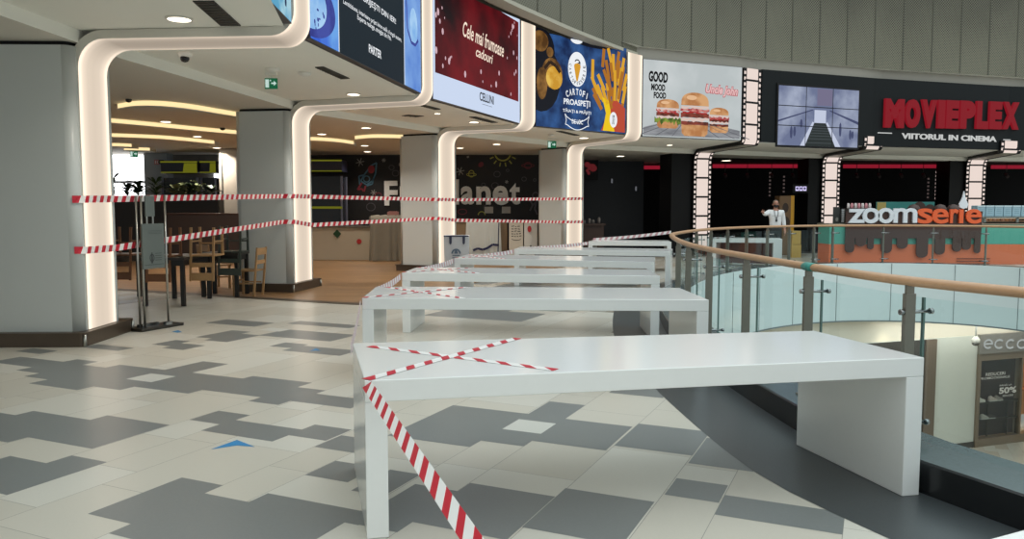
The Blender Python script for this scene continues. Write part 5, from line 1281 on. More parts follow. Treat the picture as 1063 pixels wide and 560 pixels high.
layer(pz_, t, 'frame', mat('poster_frame', (44, 26, 20), .5), lambda m: pz_.rect(m, 0, pz_.w, 0, zy(197, 30) - zy(222, 30), 0, 0, .03)); layer(pz_, t, 'picture', mat('poster_picture', (84, 66, 52), .6, vary=.5, scale=9), lambda m: pz_.rect(m, .05, pz_.w - .05, .05, zy(197, 30) - zy(222, 30) - .05, .032))
for k, (u, v) in enumerate(((635, 188), (660, 196))):
    x, Y, z = ux(u, 29.6), 29.6, zy(v, 29.6); m = MB(); m.tube([(x, Y, z - .08), (x, Y, z + .08)], .03, 8); m.box((x, Y + .05, z), (.05, .06, .05)); o = m.build('wall_lamp', emis('dim_lamp', (210, 214, 225), .16), origin=(x, Y, z)); tag(o, ('small pale wall lamp above the dim framed poster', 'small pale wall lamp past the dim framed poster')[k], 'lamp', 'small wall lamps')
dw = MB(); Pz = Plane2((2.2, 29.9), (ux(668, 29.9), 29.9), 0); Pz.rect(dw, 0, Pz.w, 0, ZC - .01, -.12, 0, .1); struct('wall_bar', dw, mat('bar_wall_navy', (24, 28, 36), .5, vary=.2))
rs = Plane2((ux(606, 29.2), 29.2), (ux(619, 29.2), 29.2), zy(186, 29.2)); t = thing('red_sign', 'red splashy sign in the dark opening right after the last white column', 'sign', tuple(rs.pt(0, 0)))
def redsplash(m):
    rr = random.Random(4)
    for k in range(9): a = rr.random() * 6.28; rs.ell(m, rs.w * (.2 + .6 * rr.random()), .15 + .4 * rr.random(), .05 + .07 * rr.random(), .05 + .1 * rr.random(), .004 + k * .0005, seg=9, rot=a)
layer(rs, t, 'backing', BLACKP, lambda m: rs.rect(m, -.05, rs.w + .05, -.05, .75, -.04, 0, .04)); layer(rs, t, 'red_print', emis('dim_red', (120, 40, 44), .5), redsplash)
# light speckles inside the cinema (film strip on the far wall)
for k, (u, v0, v1) in enumerate(((970.8, 178, 207), (962.5, 186, 206), (798.5, 180, 204), (813, 182, 200))):
    Y = 32.2; m = MB(); z = zy(v1, Y); Pz = Plane2((ux(u - .9, Y), Y), (ux(u + .9, Y), Y), z)
    z2 = 0
    while z2 < zy(v0, Y) - z: Pz.rect(m, 0, Pz.w, z2, z2 + .07, 0, 0, .02); z2 += .15
    o = m.build('light_dots', emis('dots_bright' if k == 0 else 'dots_dim', (255, 226, 220), (.8, .07, .025, .025)[k]), origin=tuple(Pz.pt(0, 0))); tag(o, ('bright row of light dots behind the dessert counter sign', 'dim row of light dots next to the bright row', 'dim row of light dots above the standing man', 'dim row of light dots beside the ticket screen')[k], 'light', 'rows of light dots')

# ------------------------------------------------------------------ dessert counter
YC = 21.6
dc = thing('dessert_counter', 'teal and orange dessert counter with dripping chocolate front', 'counter', (ux(940, YC), YC, 0))
xa, xb = ux(861.8, YC), ux(1120, YC)
TEAL = mat('counter_teal', (84, 164, 146), .45, vary=.03, scale=4); ORNG = mat('counter_orange', (214, 112, 72), .45, vary=.03, scale=4); CHOC = mat('chocolate_brown', (70, 44, 36), .4, vary=.05)
ztp = zy(233.5, YC); zmd = zy(253.8, YC)
m = MB(); m.box(((xa + xb) / 2, YC + .4, zmd / 2), (xb - xa, .8, zmd)); m.build('lower_front', ORNG, dc, bevel=.01)
m = MB(); m.box(((xa + xb) / 2, YC + .4, (zmd + ztp) / 2 + .001), (xb - xa, .8, ztp - zmd)); m.build('upper_front', TEAL, dc, bevel=.01)
m = MB(); m.box(((xa + xb) / 2, YC + .41, ztp + .015), (xb - xa + .04, .86, .03)); m.build('counter_top', mat('counter_top_pale', (140, 128, 110), .35), dc)
Pd = Plane2((ux(878, YC - .05), YC - .05), (ux(1019.5, YC - .05), YC - .05), 0); wD = Pd.w
def dz(v): return zy(v, YC - .05)
drips = [(0, 262), (.065, 262), (.13, 247.5), (.165, 247), (.185, 257.5), (.215, 257.5), (.24, 245), (.27, 246), (.29, 262.5), (.335, 262.5), (.36, 247), (.395, 246), (.42, 257.5), (.455, 257.5), (.48, 250), (.515, 248), (.545, 267.2), (.60, 267.2), (.635, 249), (.65, 250), (.67, 263.5), (.72, 263.5), (.745, 250), (.775, 248), (.80, 260.5), (.84, 260), (.855, 256), (.875, 258), (.905, 257.5), (.925, 250), (.945, 249), (.955, 262.5), (.99, 262.5)]
tops = []
k = 0
prof = []
pairs = [(0.0, .068, 262.5), (.075, .155, 258 - 2), (.165, .21, 259), (.265, .345, 263), (.38, .46, 258.5), (.525, .61, 267.8), (.66, .735, 264.5), (.79, .855, 261.5), (.86, .925, 259.5), (.95, .995, 263)]
valley = 246.5
pts = [(0, dz(219.5))]
for a, b, v in pairs:
    r_ = (b - a) / 2; ca = (a + b) / 2
    pts.append((a * wD, dz(valley + 1)))
    for i in range(7): an = pi + pi * i / 6; pts.append((ca * wD + r_ * wD * cos(an), dz(v) + r_ * wD * (1 + sin(an)) * .8))
    pts.append((b * wD, dz(valley + 1)))
pts.append((wD, dz(219.5)))
ded = []
for p in pts:
    if not ded or abs(p[0] - ded[-1][0]) + abs(p[1] - ded[-1][1]) > 1e-4: ded.append(p)
m = MB(); Pd.poly(m, ded, .0, 0, .035); dp_ = m.build('chocolate_drip', CHOC, dc)
bm = bmesh.new(); bm.from_mesh(dp_.data); bmesh.ops.triangulate(bm, faces=[f for f in bm.faces if len(f.verts) > 4]); bm.to_mesh(dp_.data); bm.free()
def vent_(m):
    for k2 in range(3): Pd.rect(m, wD * .835, wD * 1.08, dz(274.5) + k2 * .07, dz(274.5) + k2 * .07 + .02, -.04, 0, .01)
layer(Pd, dc, 'vent_slots', mat('vent_dark_orange', (120, 56, 36), .6), vent_)
zsn = thing('counter_sign', 'white and orange letters zoomserie on the dessert counter', 'sign', tuple(Pd.pt(0, dz(232))))
WHL = mat('letter_bright_white', (226, 230, 236), .4); ORL = mat('letter_orange', (232, 98, 48), .4)
Pt = Plane2(Pd.pt(0, 0, .05).to_2d(), Pd.pt(wD, 0, .05).to_2d(), 0)
sx_ = lambda u: (u - 878) / (1019.5 - 878) * wD
for ch, u0, u1, va, vb, mm_ in (('z', 879.5, 896.5, 231.5, 217, WHL), ('o', 894, 911.5, 232, 216, WHL), ('o', 910, 926.5, 232, 216, WHL), ('m', 926, 950.5, 231.5, 216.2, WHL), ('s', 951, 966.5, 232.3, 216.5, ORL), ('e', 966, 983, 232.3, 216.8, ORL), ('r', 984.5, 993, 231.8, 217.2, ORL), ('i', 994, 998.2, 231.8, 217.5, ORL), ('e', 1001, 1017, 232.3, 217.2, ORL)):
    m = MB()
    if ch == 'i': Pt.rect(m, sx_(u0), sx_(u1), dz(va), dz(vb), 0, 0, .06)
    else: Pt.text(m, ch, sx_(u0), sx_(u1), dz(va), dz(vb), 0, bold=.018, thick=.06)
    m.build('letter', mm_, zsn)
m = MB(); Pt.poly(m, [(sx_(998.2) + dx, dz(v)) for dx, v in ((0, 198.5), (.035, 205), (.07, 208.5), (.12, 212), (.10, 215.5), (0, 217), (-.10, 215.5), (-.12, 212), (-.07, 208.5), (-.035, 205))], 0, 0, .05); m.build('cream_drop', WHL, zsn)
# on and behind the counter
def flat_box(name, u0, u1, Y, z0, z1, m_, lab, cat, d=.25, grp=None, parts=None):
    xa, xb = ux(u0, Y), ux(u1, Y); t = thing(name, lab, cat, ((xa + xb) / 2, Y + d / 2, z0), grp)
    m = MB(); m.box(((xa + xb) / 2, Y + d / 2, (z0 + z1) / 2), (xb - xa, d, z1 - z0)); m.build('body', m_, t, bevel=.006); return t, Plane2((xa, Y), (xb, Y), z0), z1 - z0
zct = ztp + .03
t, Pz, hh = flat_box('menu_stand', 865.3, 872, YC + .2, zct, zy(215, YC), mat('menu_black', (40, 42, 40), .5), 'leaning black menu board at the end of the dessert counter', 'menu', .04)
layer(Pz, t, 'menu_print', mat('menu_grey', (120, 118, 112), .6), lambda m: Pz.ell(m, .10, hh * .25, .04, .06, .004, seg=10))
t, Pz, hh = flat_box('menu_stand', 873, 877.5, YC + .2, zct, zy(217, YC), mat('menu_black', (40, 42, 40), .5), 'narrow board with silver writing between black menu board and sign', 'menu', .04)
layer(Pz, t, 'silver_print', mat('menu_silver', (170, 172, 172), .5), lambda m: [Pz.rect(m, .02, .09, hh * (.1 + .13 * k2), hh * (.1 + .13 * k2) + .035, .004) for k2 in range(7)])
rr = random.Random(9)
for k in range(7):
    u = 880.5 + k * 3.7; Y = YC + .55; x = ux(u, Y)
    m = MB(); m.lathe([(.035, 0), (.04, .01), (.04, .10), (.03, .12), (.03, .145)], (x, Y, zy(216.5, Y)), 10, 0); o = m.build('candy_jar', mat('jar_pink' if k % 2 else 'jar_white', (206, 140, 146) if k % 2 else (214, 206, 202), .35), origin=(x, Y, zy(216.5, Y)))
    tag(o, 'small pink or white candy jar in the row above the white letters', 'jar', 'candy jars above the sign')
t, Pz, hh = flat_box('jar_shelf', 879, 908, YC + .42, zct, zy(216.6, YC + .5), mat('shelf_dark', (46, 38, 36), .5), 'dark back shelf carrying the row of candy jars', 'shelf', .3)
t, Pz, hh = flat_box('picture_board', 910, 970, 23.2, 1.05, zy(209.8, 23.2), mat('board_teal', (44, 122, 116), .5, vary=.25, scale=2), 'teal picture board standing behind the zoomserie letters', 'board', .06)
layer(Pz, t, 'yellow_print', mat('board_yellow', (170, 150, 84), .5), lambda m: (Pz.rect(m, .01, Pz.w * .16, hh * .2, hh - .01, .004), ))
layer(Pz, t, 'dark_print', mat('board_brown', (66, 44, 36), .6), lambda m: (Pz.ell(m, Pz.w * .74, hh * .74, .18, .18, .006), Pz.ell(m, Pz.w * .92, hh * .66, .16, .16, .007)))
for k, (u, cc) in enumerate(((948.5, (58, 40, 34)), (976, (50, 36, 32)), (989.5, (64, 44, 38)))):
    Y = 22.6; x = ux(u, Y); z = zy(218, Y); m = MB(); m.lathe([(.10, -.25), (.17, -.1), (.18, .02), (.12, .12), (.02, .16)], (x, Y, z), 14); m.lathe([(.12, z - .25 - z - .9), (.12, -.25)], (x, Y, z), 10)
    o = m.build('dessert_cup', mat('dessert_brown', (64, 44, 38), .5, vary=.2), origin=(x, Y, z)); tag(o, ('dark chocolate cup display behind the letter m', 'dark chocolate cup display behind the orange letter e next to s', 'dark chocolate cup display behind the orange letter r')[k], 'dessert', 'chocolate cup displays')
for k in range(6):
    u0 = 1014.5 + k * 9.2; Y = 22.4
    t, Pz, hh = flat_box('storage_box', u0, u0 + 8.4, Y, zy(224.8, Y), zy(213.5, Y), mat('box_ice_blue', (156, 188, 200), .5, vary=.05), ('first ice blue box in the row, next to the orange letter e', 'second ice blue box from the orange letters', 'third ice blue box from the orange letters', 'fourth ice blue box from the orange letters', 'fifth ice blue box, near the picture edge', 'sixth ice blue box, cut by the picture edge')[k], 'box', .3, 'ice blue boxes on the glass case')
    layer(Pz, t, 'lid', mat('box_lid_pale', (196, 216, 222), .5), lambda m: Pz.rect(m, 0, Pz.w, hh * .86, hh, .001, 0, .012))
    layer(Pz, t, 'marking', mat('box_mark', (110, 140, 156), .5), lambda m: [Pz.rect(m, Pz.w * .2, Pz.w * .8, hh * (.3 + .15 * k2), hh * (.33 + .15 * k2), .002) for k2 in range(3)])
sc_ = thing('pastry_case', 'glass pastry case with warm lit shelf at the orange letter end', 'display case', (ux(1045, 22), 22.0, zct))
xa, xb = ux(1018, 22), ux(1085, 22); zc1 = zy(225.3, 22.0)
m = MB(); m.box(((xa + xb) / 2, 22.25, zc1 - .02), (xb - xa, .55, .05)); 
for x in (xa + .03, ux(1022.5, 22), ux(1056.5, 22), xb - .03): m.box((x, 22.0, (zct + zc1) / 2), (.06, .05, zc1 - zct - .05))
m.build('frame', mat('case_grey', (120, 128, 124), .4), sc_)
m = MB(); m.box(((xa + xb) / 2, 22.50, (zct + zc1) / 2), (xb - xa - .1, .03, zc1 - zct - .06)); m.build('back', mat('case_dark', (58, 44, 36), .5), sc_)
m = MB(); m.box(((xa + xb) / 2, 22.25, zct + .06), (xb - xa - .1, .4, .02)); m.build('shelf', mat('case_shelf', (190, 150, 120), .4), sc_)
m = MB(); m.box(((xa + xb) / 2, 22.05, zc1 - .05), (xb - xa - .2, .03, .008)); m.build('light_bar', emis('case_lamp', (255, 214, 170), 1.), sc_)
for k in range(8):
    u = 1024 + k * 4.2; x = ux(u, 22.2); m = MB(); r_ = .045 + .012 * (k % 3); m.lathe([(r_ * .6, 0), (r_, .02), (r_ * .9, .05), (r_ * .4, .075 + .02 * (k % 2))], (x, 22.2, zct + .071), 10)
    o = m.build('pastry', mat('pastry_gold' if k % 2 else 'pastry_pink', (214, 160, 104) if k % 2 else (220, 176, 160), .5, vary=.2, scale=20), origin=(x, 22.2, zct + .071)); tag(o, 'small round pastry on the lit shelf of the glass case', 'pastry', 'pastries in the glass case')

# ------------------------------------------------------------------ lower level seen through the railing
ZLF = -4.95; ZLC = -1.9
lf = MB(); lpoly = VOID[:] + [Vector((30, 12)), Vector((30, 25)), Vector((0, 25)), Vector((0, -2)), Vector((4, -2))]
lf.add([(-2, -4, ZLF), (30, -4, ZLF), (30, 26, ZLF), (-2, 26, ZLF)], [(0, 1, 2, 3)])
struct('floor.003', lf, FL_LIGHT)
V3 = offs(RAIL, -.24)
lc = MB(); farV = [p for p in V3 if p.y > 15]; lcp = farV + [Vector((30, 14)), Vector((30, 25.5)), Vector((farV[0].x, 25.5))]
lc.add([(p.x, p.y, -1.27) for p in lcp], [tuple(range(len(lcp)))]); so = struct('ceiling.004', lc, mat('lower_ceiling', (226, 214, 192), .8)); triangulate(so)
Aw, Bw = Vector((5.5, 18.75)), Vector((18.5, 23.1))
PS = Plane2(Aw, Bw, ZLF)
sA = lambda u: s_of(PS, u, -3.2)
def zP(s, v): y = PS.pt(s, 0).y; return zy(v, y) - ZLF
wm = MB(); PS.rect(wm, 0, sA(1013), 0, ZLC - ZLF + .02, -.15, 0, .15); struct('wall_lower', wm, mat('lower_wall_cream', (206, 207, 196), .7, vary=.02))
wm = MB(); PS.rect(wm, 0, PS.w, ZLC - ZLF - .0, -1.28 - ZLF, -.12, 0, .10); struct('wall_lower_bulkhead', wm, mat('lower_bulkhead', (224, 214, 196), .75))
wm = MB(); PS.rect(wm, 0, sA(958), 0, ZLC - ZLF, .005, 0, .02); struct('wall_lower_dark', wm, mat('lower_dark_front', (62, 58, 54), .5))
wm = MB(); PS.rect(wm, sA(958), sA(969), 0, ZLC - ZLF, .005, 0, .06); struct('door_1', wm, mat('lower_jamb', (112, 98, 84), .5))
wm = MB(); PS.rect(wm, 0, sA(1013), 0, .16, .002, 0, .02); struct('baseboard_lower', wm, mat('lower_base', (70, 66, 60), .6))
# shoe shop
sh = thing('shop_front', 'shoe shop front on the lower floor with grey ecco sign band', 'shop', tuple(PS.pt(sA(1013), 0)))
s0, s1 = sA(1013), PS.w
zb_ = zP(s0, 367.5); zt_ = zP(s0, 349.5)
STG = mat('shop_band_grey', (140, 134, 126), .35, .4, vary=.05)
m = MB(); PS.rect(m, s0, s1, zb_, zt_ + .05, -.25, 0, .33); m.build('sign_band', STG, sh)
m = MB(); PS.rect(m, s0, s0 + .10, 0, zb_, -.2, 0, .26); PS.rect(m, s0 + 1.62, s0 + 1.68, 0, zb_, -.2, 0, .22); PS.rect(m, s0, s1, 0, .22, -.2, 0, .24); PS.rect(m, s0, s1, zb_ - .20, zb_, -.2, 0, .24); m.build('frame', mat('shop_frame', (132, 116, 98), .4, .3), sh)
m = MB(); PS.rect(m, s0 + .1, s0 + 1.62, .22, zb_ - .2, -.02); m.build('shop_window', SHOPGLASS, sh)
def ecc(m):
    for k, (u0, u1) in enumerate(((1015.8, 1025.5), (1027, 1037.2), (1038.8, 1048.6), (1050.3, 1060.5))):
        a, b = sA(u0), sA(u1); za, zc_ = zP(a, 362.3), zP(a, 352.0); ca, cb, r_ = (a + b) / 2, (za + zc_) / 2, (b - a) / 2; rv = (zc_ - za) / 2
        if k == 0: PS.ring(m, ca, cb, r_, rv, .05, .10, seg=20, a0=.0, a1=5.4); PS.rect(m, ca - r_ + .04, ca + r_, cb - .02, cb + .025, .10)
        elif k < 3: PS.ring(m, ca, cb, r_, rv, .05, .10, seg=20, a0=.75, a1=5.5)
        else: PS.ring(m, ca, cb, r_, rv, .05, .10, seg=22)
layer(PS, sh, 'sign_lettering', emis('ecco_white', (226, 224, 220), .55), ecc)
m = MB(); PS.rect(m, s0 + .15, s0 + 1.58, .24, zb_ - .22, -.16, 0, .02); bk_ = m.build('dark_backdrop', mat('shop_backdrop', (66, 50, 46), .6, vary=.3, scale=1.5), sh)
def txt(m):
    PS.text(m, 'REDUCERI', sA(1023.5), sA(1043.5), zP(s0, 391.8), zP(s0, 388.6), -.012, bold=.01); PS.text(m, 'PROMOȚIONALE', sA(1017.5), sA(1048.5), zP(s0, 396.2), zP(s0, 392.9), -.012, bold=.01)
    PS.text(m, 'PÂNĂ LA', sA(1038.5), sA(1051), zP(s0, 404), zP(s0, 401.7), -.012, bold=.01); PS.text(m, '50%', sA(1038), sA(1056), zP(s0, 412), zP(s0, 405.3), -.012, bold=.04); PS.text(m, 'REDUCERE', sA(1042), sA(1053), zP(s0, 415.3), zP(s0, 413.3), -.012, bold=.01)
layer(PS, sh, 'window_lettering', mat('window_letter_white', (224, 218, 212), .5), txt)
# inside of the shop: warm wall
m = MB(); PS.rect(m, s0 + 1.7, s1, .22, zb_ - .2, -1.6, 0, .05); m.build('inner_wall', mat('shop_warm_wall', (206, 146, 96), .6), sh)
for k2, (za, zc_) in enumerate(((1.05, 1.10), (1.62, 1.67), (2.05, 2.1))):
    m = MB(); PS.rect(m, s0 + 1.75, s1, za, zc_, -1.55, 0, .35); m.build('wall_shelf', mat('shop_shelf_wood', (176, 110, 66), .5), sh)
rk_ = thing('shoe_rack', 'dark two tier shoe rack inside the shop window', 'rack', tuple(PS.pt(s0 + .3, .23, -.1)))
zr = [zP(s0, 419.5), zP(s0, 437.5)]
a0_, a1_ = sA(1014.5), sA(1060)
for z in zr:
    m = MB(); PS.rect(m, a0_, a1_, z - .05, z, -.13, 0, .10); m.build('shelf', mat('rack_dark', (62, 50, 42), .5), rk_)
for a in (a0_ + .02, sA(1029) , sA(1050), a1_ - .03):
    m = MB(); PS.rect(m, a, a + .03, .23, zr[0] - .05, -.10, 0, .03); m.build('leg', mat('rack_dark', (62, 50, 42), .5), rk_)
def shoe(u, z, col, lab, seed):
    a = sA(u); t = thing('shoe', lab, 'shoe', tuple(PS.pt(a, z, -.09)), 'shoes in the shop window')
    L_ = .29; m = MB(); prof = [(-.5, .035, .05), (-.45, .04, .13), (-.2, .042, .135), (0, .045, .10), (.2, .05, .07), (.42, .045, .055), (.5, .02, .045)]
    V = []
    for x, hw, hz in prof:
        for q in ((-hw, .022), (-hw * .9, hz * .7 + .02), (0, hz + .02), (hw * .9, hz * .7 + .02), (hw, .022)):
            p = PS.pt(a + x * L_, z + q[1] - .0, -.08 + q[0]); V.append(p)
    m.add(V, [(5 * i + j, 5 * i + j + 1, 5 * i + j + 6, 5 * i + j + 5) for i in range(6) for j in range(4)], 0, True); m.add(V[:5], [(0, 1, 2, 3, 4)]); m.build('upper', mat(col[0], col[1], .6), t)
    m = MB(); sole = [(-.5, .036), (-.2, .042), (.2, .05), (.42, .045), (.5, .02)]; pp_ = [PS.pt(a + x * L_, 0, -.08 + hw) for x, hw in sole] + [PS.pt(a + x * L_, 0, -.08 - hw) for x, hw in reversed(sole)]
    m.prism([(p.x, p.y) for p in pp_], z + ZLF + .002, z + ZLF + .024); m.build('sole', mat('shoe_sole', (206, 202, 196), .6), t)
shoe(1021.5, zr[0], ('shoe_white', (218, 212, 204)), 'plain white shoe on the upper rack shelf', 1); shoe(1034, zr[0], ('shoe_pale_pink', (196, 176, 166)), 'pale pink shoe on the upper rack shelf', 2)
shoe(1040, zr[0], ('shoe_grey', (150, 138, 130)), 'greyish shoe on the upper rack shelf under the 50% print', 3); shoe(1026, zr[1], ('shoe_silver', (176, 168, 160)), 'silvery shoe on the lower rack shelf', 4); shoe(1033, zr[1], ('shoe_dark', (70, 60, 58)), 'dark shoe on the lower rack shelf', 5)
cc = thing('security_camera', 'pale dome camera at the corner of the shoe shop sign', 'camera', tuple(PS.pt(sA(1000.5), zP(sA(1000.5), 352), .3)))
p = PS.pt(sA(1000.5), 0, .3); z = zy(354, p.y)
m = MB(); m.lathe([(.03, .17), (.06, .15), (.10, .09), (.105, .03), (.095, .0)], (p.x, p.y, z - .05), 16); m.build('housing', mat('camera_shell', (206, 204, 196), .4), cc)
m = MB(); m.lathe([(.09, .0), (.085, -.045), (.045, -.08), (.006, -.09)], (p.x, p.y, z - .05), 16); m.build('dome', mat('camera_dome', (96, 92, 86), .15), cc)
m = MB(); m.tube([(p.x, p.y, z + .11), (p.x, p.y, -1.275)], .025, 8); m.build('stem', mat('camera_shell', (206, 204, 196), .4), cc)
# ------------------------------------------------------------------ ceiling fittings
LENS = DOWNL
def at_ceiling(u, v, z): p = g(u, v, z); return Vector((p.x, p.y, z))
dl0 = None
def downlight(u, v, z, lab, r=.095, power=22, col=(1, .91, .80), grp='round ceiling downlights'):
    global dl0
    p = at_ceiling(u, v, z)
    if dl0 is None:
        t = thing('downlight', lab, 'ceiling light', (0, 0, 0), grp); dl0 = t
        m = MB(); m.lathe([(.098, -.0), (.118, -.002), (.118, -.012), (.098, -.016), (.098, -.0)], (0, 0, 0), 24, cap=False); m.build('trim_ring', mat('lamp_white', (226, 224, 216), .4), t)
        m = MB(); m.lathe([(.001, -.012), (.098, -.013), (.098, -.008), (.001, -.007)], (0, 0, 0), 24); m.build('lens', LENS, t)
    else: t = copy_tree(dl0)
    t.location = p - Vector((0, 0, .001)); t['label'] = lab; t['group'] = grp; s = r / .095; t.scale = (s, s, 1)
    if power:
        la = bpy.data.lights.new('downlight_lamp', 'AREA'); la.shape = 'DISK'; la.size = .19; la.energy = power; la.color = col; la.spread = radians(130)
        lo = bpy.data.objects.new('downlight_lamp', la); COL.objects.link(lo); lo.location = p - Vector((0, 0, .03))
for a in ((186, 19, ZS, 'largest round downlight, by the wide ceiling vent before the first glowing strip', .11, 20), (367, 97.5, ZS, 'round downlight under the PARTER screen', .1, 26), (454, 117.5, ZS, 'smaller round downlight under the red screen, next to its long vent', .06, 8), (492, 126.5, ZS, 'bigger round downlight under the red screen', .1, 26),
          (606, 143.0, ZS, 'round downlight under the potato screen', .12, 20), (695, 150.5, ZS, 'small round downlight under the burger screen', .09, 10), (735, 153.5, ZS, 'larger round downlight under the burger screen', .13, 20), (871, 159.3, ZS, 'round downlight under the video wall edge beside a film strip', .13, 16), (1013, 162, ZS, 'round downlight under the red letters', .13, 16),
          (172, 126, ZC, 'round downlight between the two long curved ceiling lights', .1, 60), (205, 141.5, ZC, 'round downlight below the lowest long curved ceiling light', .1, 60), (225, 153.3, ZC, 'round downlight next to the beige inner column', .11, 60), (380, 132.5, ZC, 'round downlight before the short curved light of the play area', .1, 28), (334, 139, ZC, 'round downlight beside the second glowing strip', .1, 28),
          (378.5, 151, ZC, 'round downlight at the tip of the curved light in the play area', .1, 28), (381.5, 157.3, ZC, 'round downlight closest to the chalk wall beside the rocket', .11, 28), (477.5, 153.5, ZC, 'round downlight in front of the chalk wall beside the third glowing strip', .1, 28), (515.5, 149.5, ZC, 'round downlight above the word Planet', .1, 28), (644, 162, ZC, 'round downlight in front of the dark opening past the white columns', .13, 10), (754, 166.6, ZC, 'round downlight above the man at the cinema front', .16, 10)):
    u, v, z, lab, r, pw = a; downlight(u, v, z, lab, r, pw)
VD = mat('vent_dark', (44, 42, 38), .6)
def vent(cor, z, lab, slots=10):
    P = [at_ceiling(u, v, z) for u, v in cor]; c = sum(P, Vector()) / 4; t = thing('ceiling_vent', lab, 'vent', tuple(c), 'ceiling vents')
    m = MB(); m.hexa([(p.x, p.y, z - .012) for p in P], [(p.x, p.y, z - .001) for p in P]); m.build('frame', VD, t)
    m = MB(); a, b, c_, d = P
    for k in range(slots):
        f = (k + .5) / slots; q0 = lerp(lerp(a, d, f), lerp(b, c_, f), .06); q1 = lerp(lerp(a, d, f), lerp(b, c_, f), .94); m.tube([(q0.x, q0.y, z - .016), (q1.x, q1.y, z - .016)], .006, 5)
    m.build('slats', mat('vent_slat', (86, 82, 74), .5), t)
vent([(200, 0.5), (222, 0.5), (250, 26), (229, 26)], ZS, 'wide dark vent in the ceiling cut by the top edge')
vent([(327, 69.5), (336, 69), (363, 81), (354, 81.5)], ZS, 'long dark ceiling vent under the PARTER screen')
vent([(436, 109.3), (442, 109), (457.5, 113), (451, 113.4)], ZS, 'short dark ceiling vent at the near end of the red screen')
vent([(487, 121.2), (494, 121), (517, 127), (510, 127.3)], ZS, 'dark ceiling vent at the middle of the red screen')
vent([(577, 136), (583, 135.8), (602, 140.2), (596, 140.5)], ZS, 'dark ceiling vent under the potato screen')
vent([(417, 120), (424, 119), (440, 120.3), (433, 121.2)], ZS, 'pale square ceiling hatch vent before the third glowing strip', 3)
# detector domes
def dome(u, v, z, lab, col, r=.05, nm='smoke_detector', cat='detector'):
    p = at_ceiling(u, v, z); m = MB(); m.lathe([(r, -.002), (r, -.02), (r * .75, -.045), (r * .3, -.055)], tuple(p), 14); o = m.build(nm, col, origin=tuple(p)); tag(o, lab, cat)
LW = mat('lamp_white', (226, 224, 216), .4)
dome(316.5, 75.5, ZS, 'white ring fitting in the ceiling between exit sign and PARTER screen', LW, .09)
dome(283, 71, ZS, 'flat white detector above the green exit sign before the second column', LW, .10)
dome(572, 139.5, ZS, 'small white detector above the far exit sign', LW, .08)
dome(133.5, 103, ZC, 'small dark sprinkler head beside the first curved ceiling light', DARKST, .05, 'sprinkler', 'sprinkler'); dome(231, 132.8, ZC, 'small dark sprinkler head between the curved ceiling lights', DARKST, .06, 'sprinkler', 'sprinkler')
t = thing('security_camera', 'round ceiling camera with a black lens below the first light frame', 'camera', tuple(at_ceiling(192, 57, ZC)))
p = at_ceiling(192, 55, ZC); m = MB(); m.lathe([(.075, -.001), (.075, -.03), (.06, -.05), (.01, -.055)], tuple(p), 16); m.build('housing', LW, t)
m = MB(); m.lathe([(.052, -.045), (.05, -.075), (.035, -.10), (.005, -.11)], tuple(p + Vector((.0, -.01, 0))), 14); m.build('lens_dome', mat('lens_black', (12, 12, 14), .1), t)
GRN = emis('exit_green', (30, 120, 80), .55)
def exit_sign(u, v, z, w, lab, s=1.):
    p = at_ceiling(u, v, z); t = thing('exit_sign', lab, 'exit sign', (p.x, p.y, z - .0), 'green exit signs'); w = .18 * s; hh = .15 * s
    m = MB(); m.box((p.x, p.y, z - .02), (w * .9, .05, .04)); m.tube([(p.x, p.y, z - .03), (p.x, p.y, z - .08)], .008, 6); m.build('bracket', LW, t)
    Pz = Plane2((p.x - w / 2, p.y - .02), (p.x + w / 2, p.y - .02), z - .08 - hh)
    layer(Pz, t, 'panel', GRN, lambda m: Pz.rect(m, 0, w, 0, hh, -.02, 0, .02))
    def pic(m):
        Pz.rect(m, w * .06, w * .34, hh * .12, hh * .88, .002); Pz.poly(m, [(w * .52, hh * .45), (w * .72, hh * .45), (w * .72, hh * .28), (w * .94, hh * .52), (w * .72, hh * .76), (w * .72, hh * .59), (w * .52, hh * .59)], .002)
        Pz.ell(m, w * .46, hh * .78, w * .05, hh * .08, .002, seg=8)
    layer(Pz, t, 'pictogram', emis('exit_white', (210, 235, 225), .8), pic)
exit_sign(281.5, 75.5, ZS, .2, 'green exit sign hanging before the second white column')
exit_sign(573, 143.5, ZS, .2, 'green exit sign hanging before the last white column', 1.3)
exit_sign(139, 153.8, ZC, .2, 'small exit sign hanging in front of the bright window', 1.25)
sg = Plane2((ux(162, 25.5), 25.5), (ux(167, 25.5), 25.5), zy(171, 25.5)); t = thing('fire_sign', 'small red and white sign on the grey pillar', 'sign', tuple(sg.pt(0, 0))); hS = zy(166, 25.5) - zy(171, 25.5)
layer(sg, t, 'plate', mat('sign_pink', (196, 120, 118), .5), lambda m: sg.rect(m, 0, sg.w, 0, hS, 0, 0, .02)); layer(sg, t, 'pictogram', mat('sign_plate_white', (220, 214, 210), .5), lambda m: (sg.rect(m, sg.w * .2, sg.w * .4, hS * .2, hS * .8, .022), sg.rect(m, sg.w * .6, sg.w * .8, hS * .2, hS * .8, .022)))
m = MB(); m.box((ux(170, 25.5), 25.45, zy(168.5, 25.5)), (.11, .12, .13)); m.tube([(ux(170, 25.5), 25.4, zy(168.5, 25.5)), (ux(170, 25.5), 25.3, zy(169, 25.5))], .04, 8); o = m.build('loudspeaker', mat('speaker_dark', (50, 52, 54), .5), origin=(ux(170, 25.5), 25.4, zy(168.5, 25.5))); tag(o, 'small dark wall speaker beside the red and white sign', 'speaker')

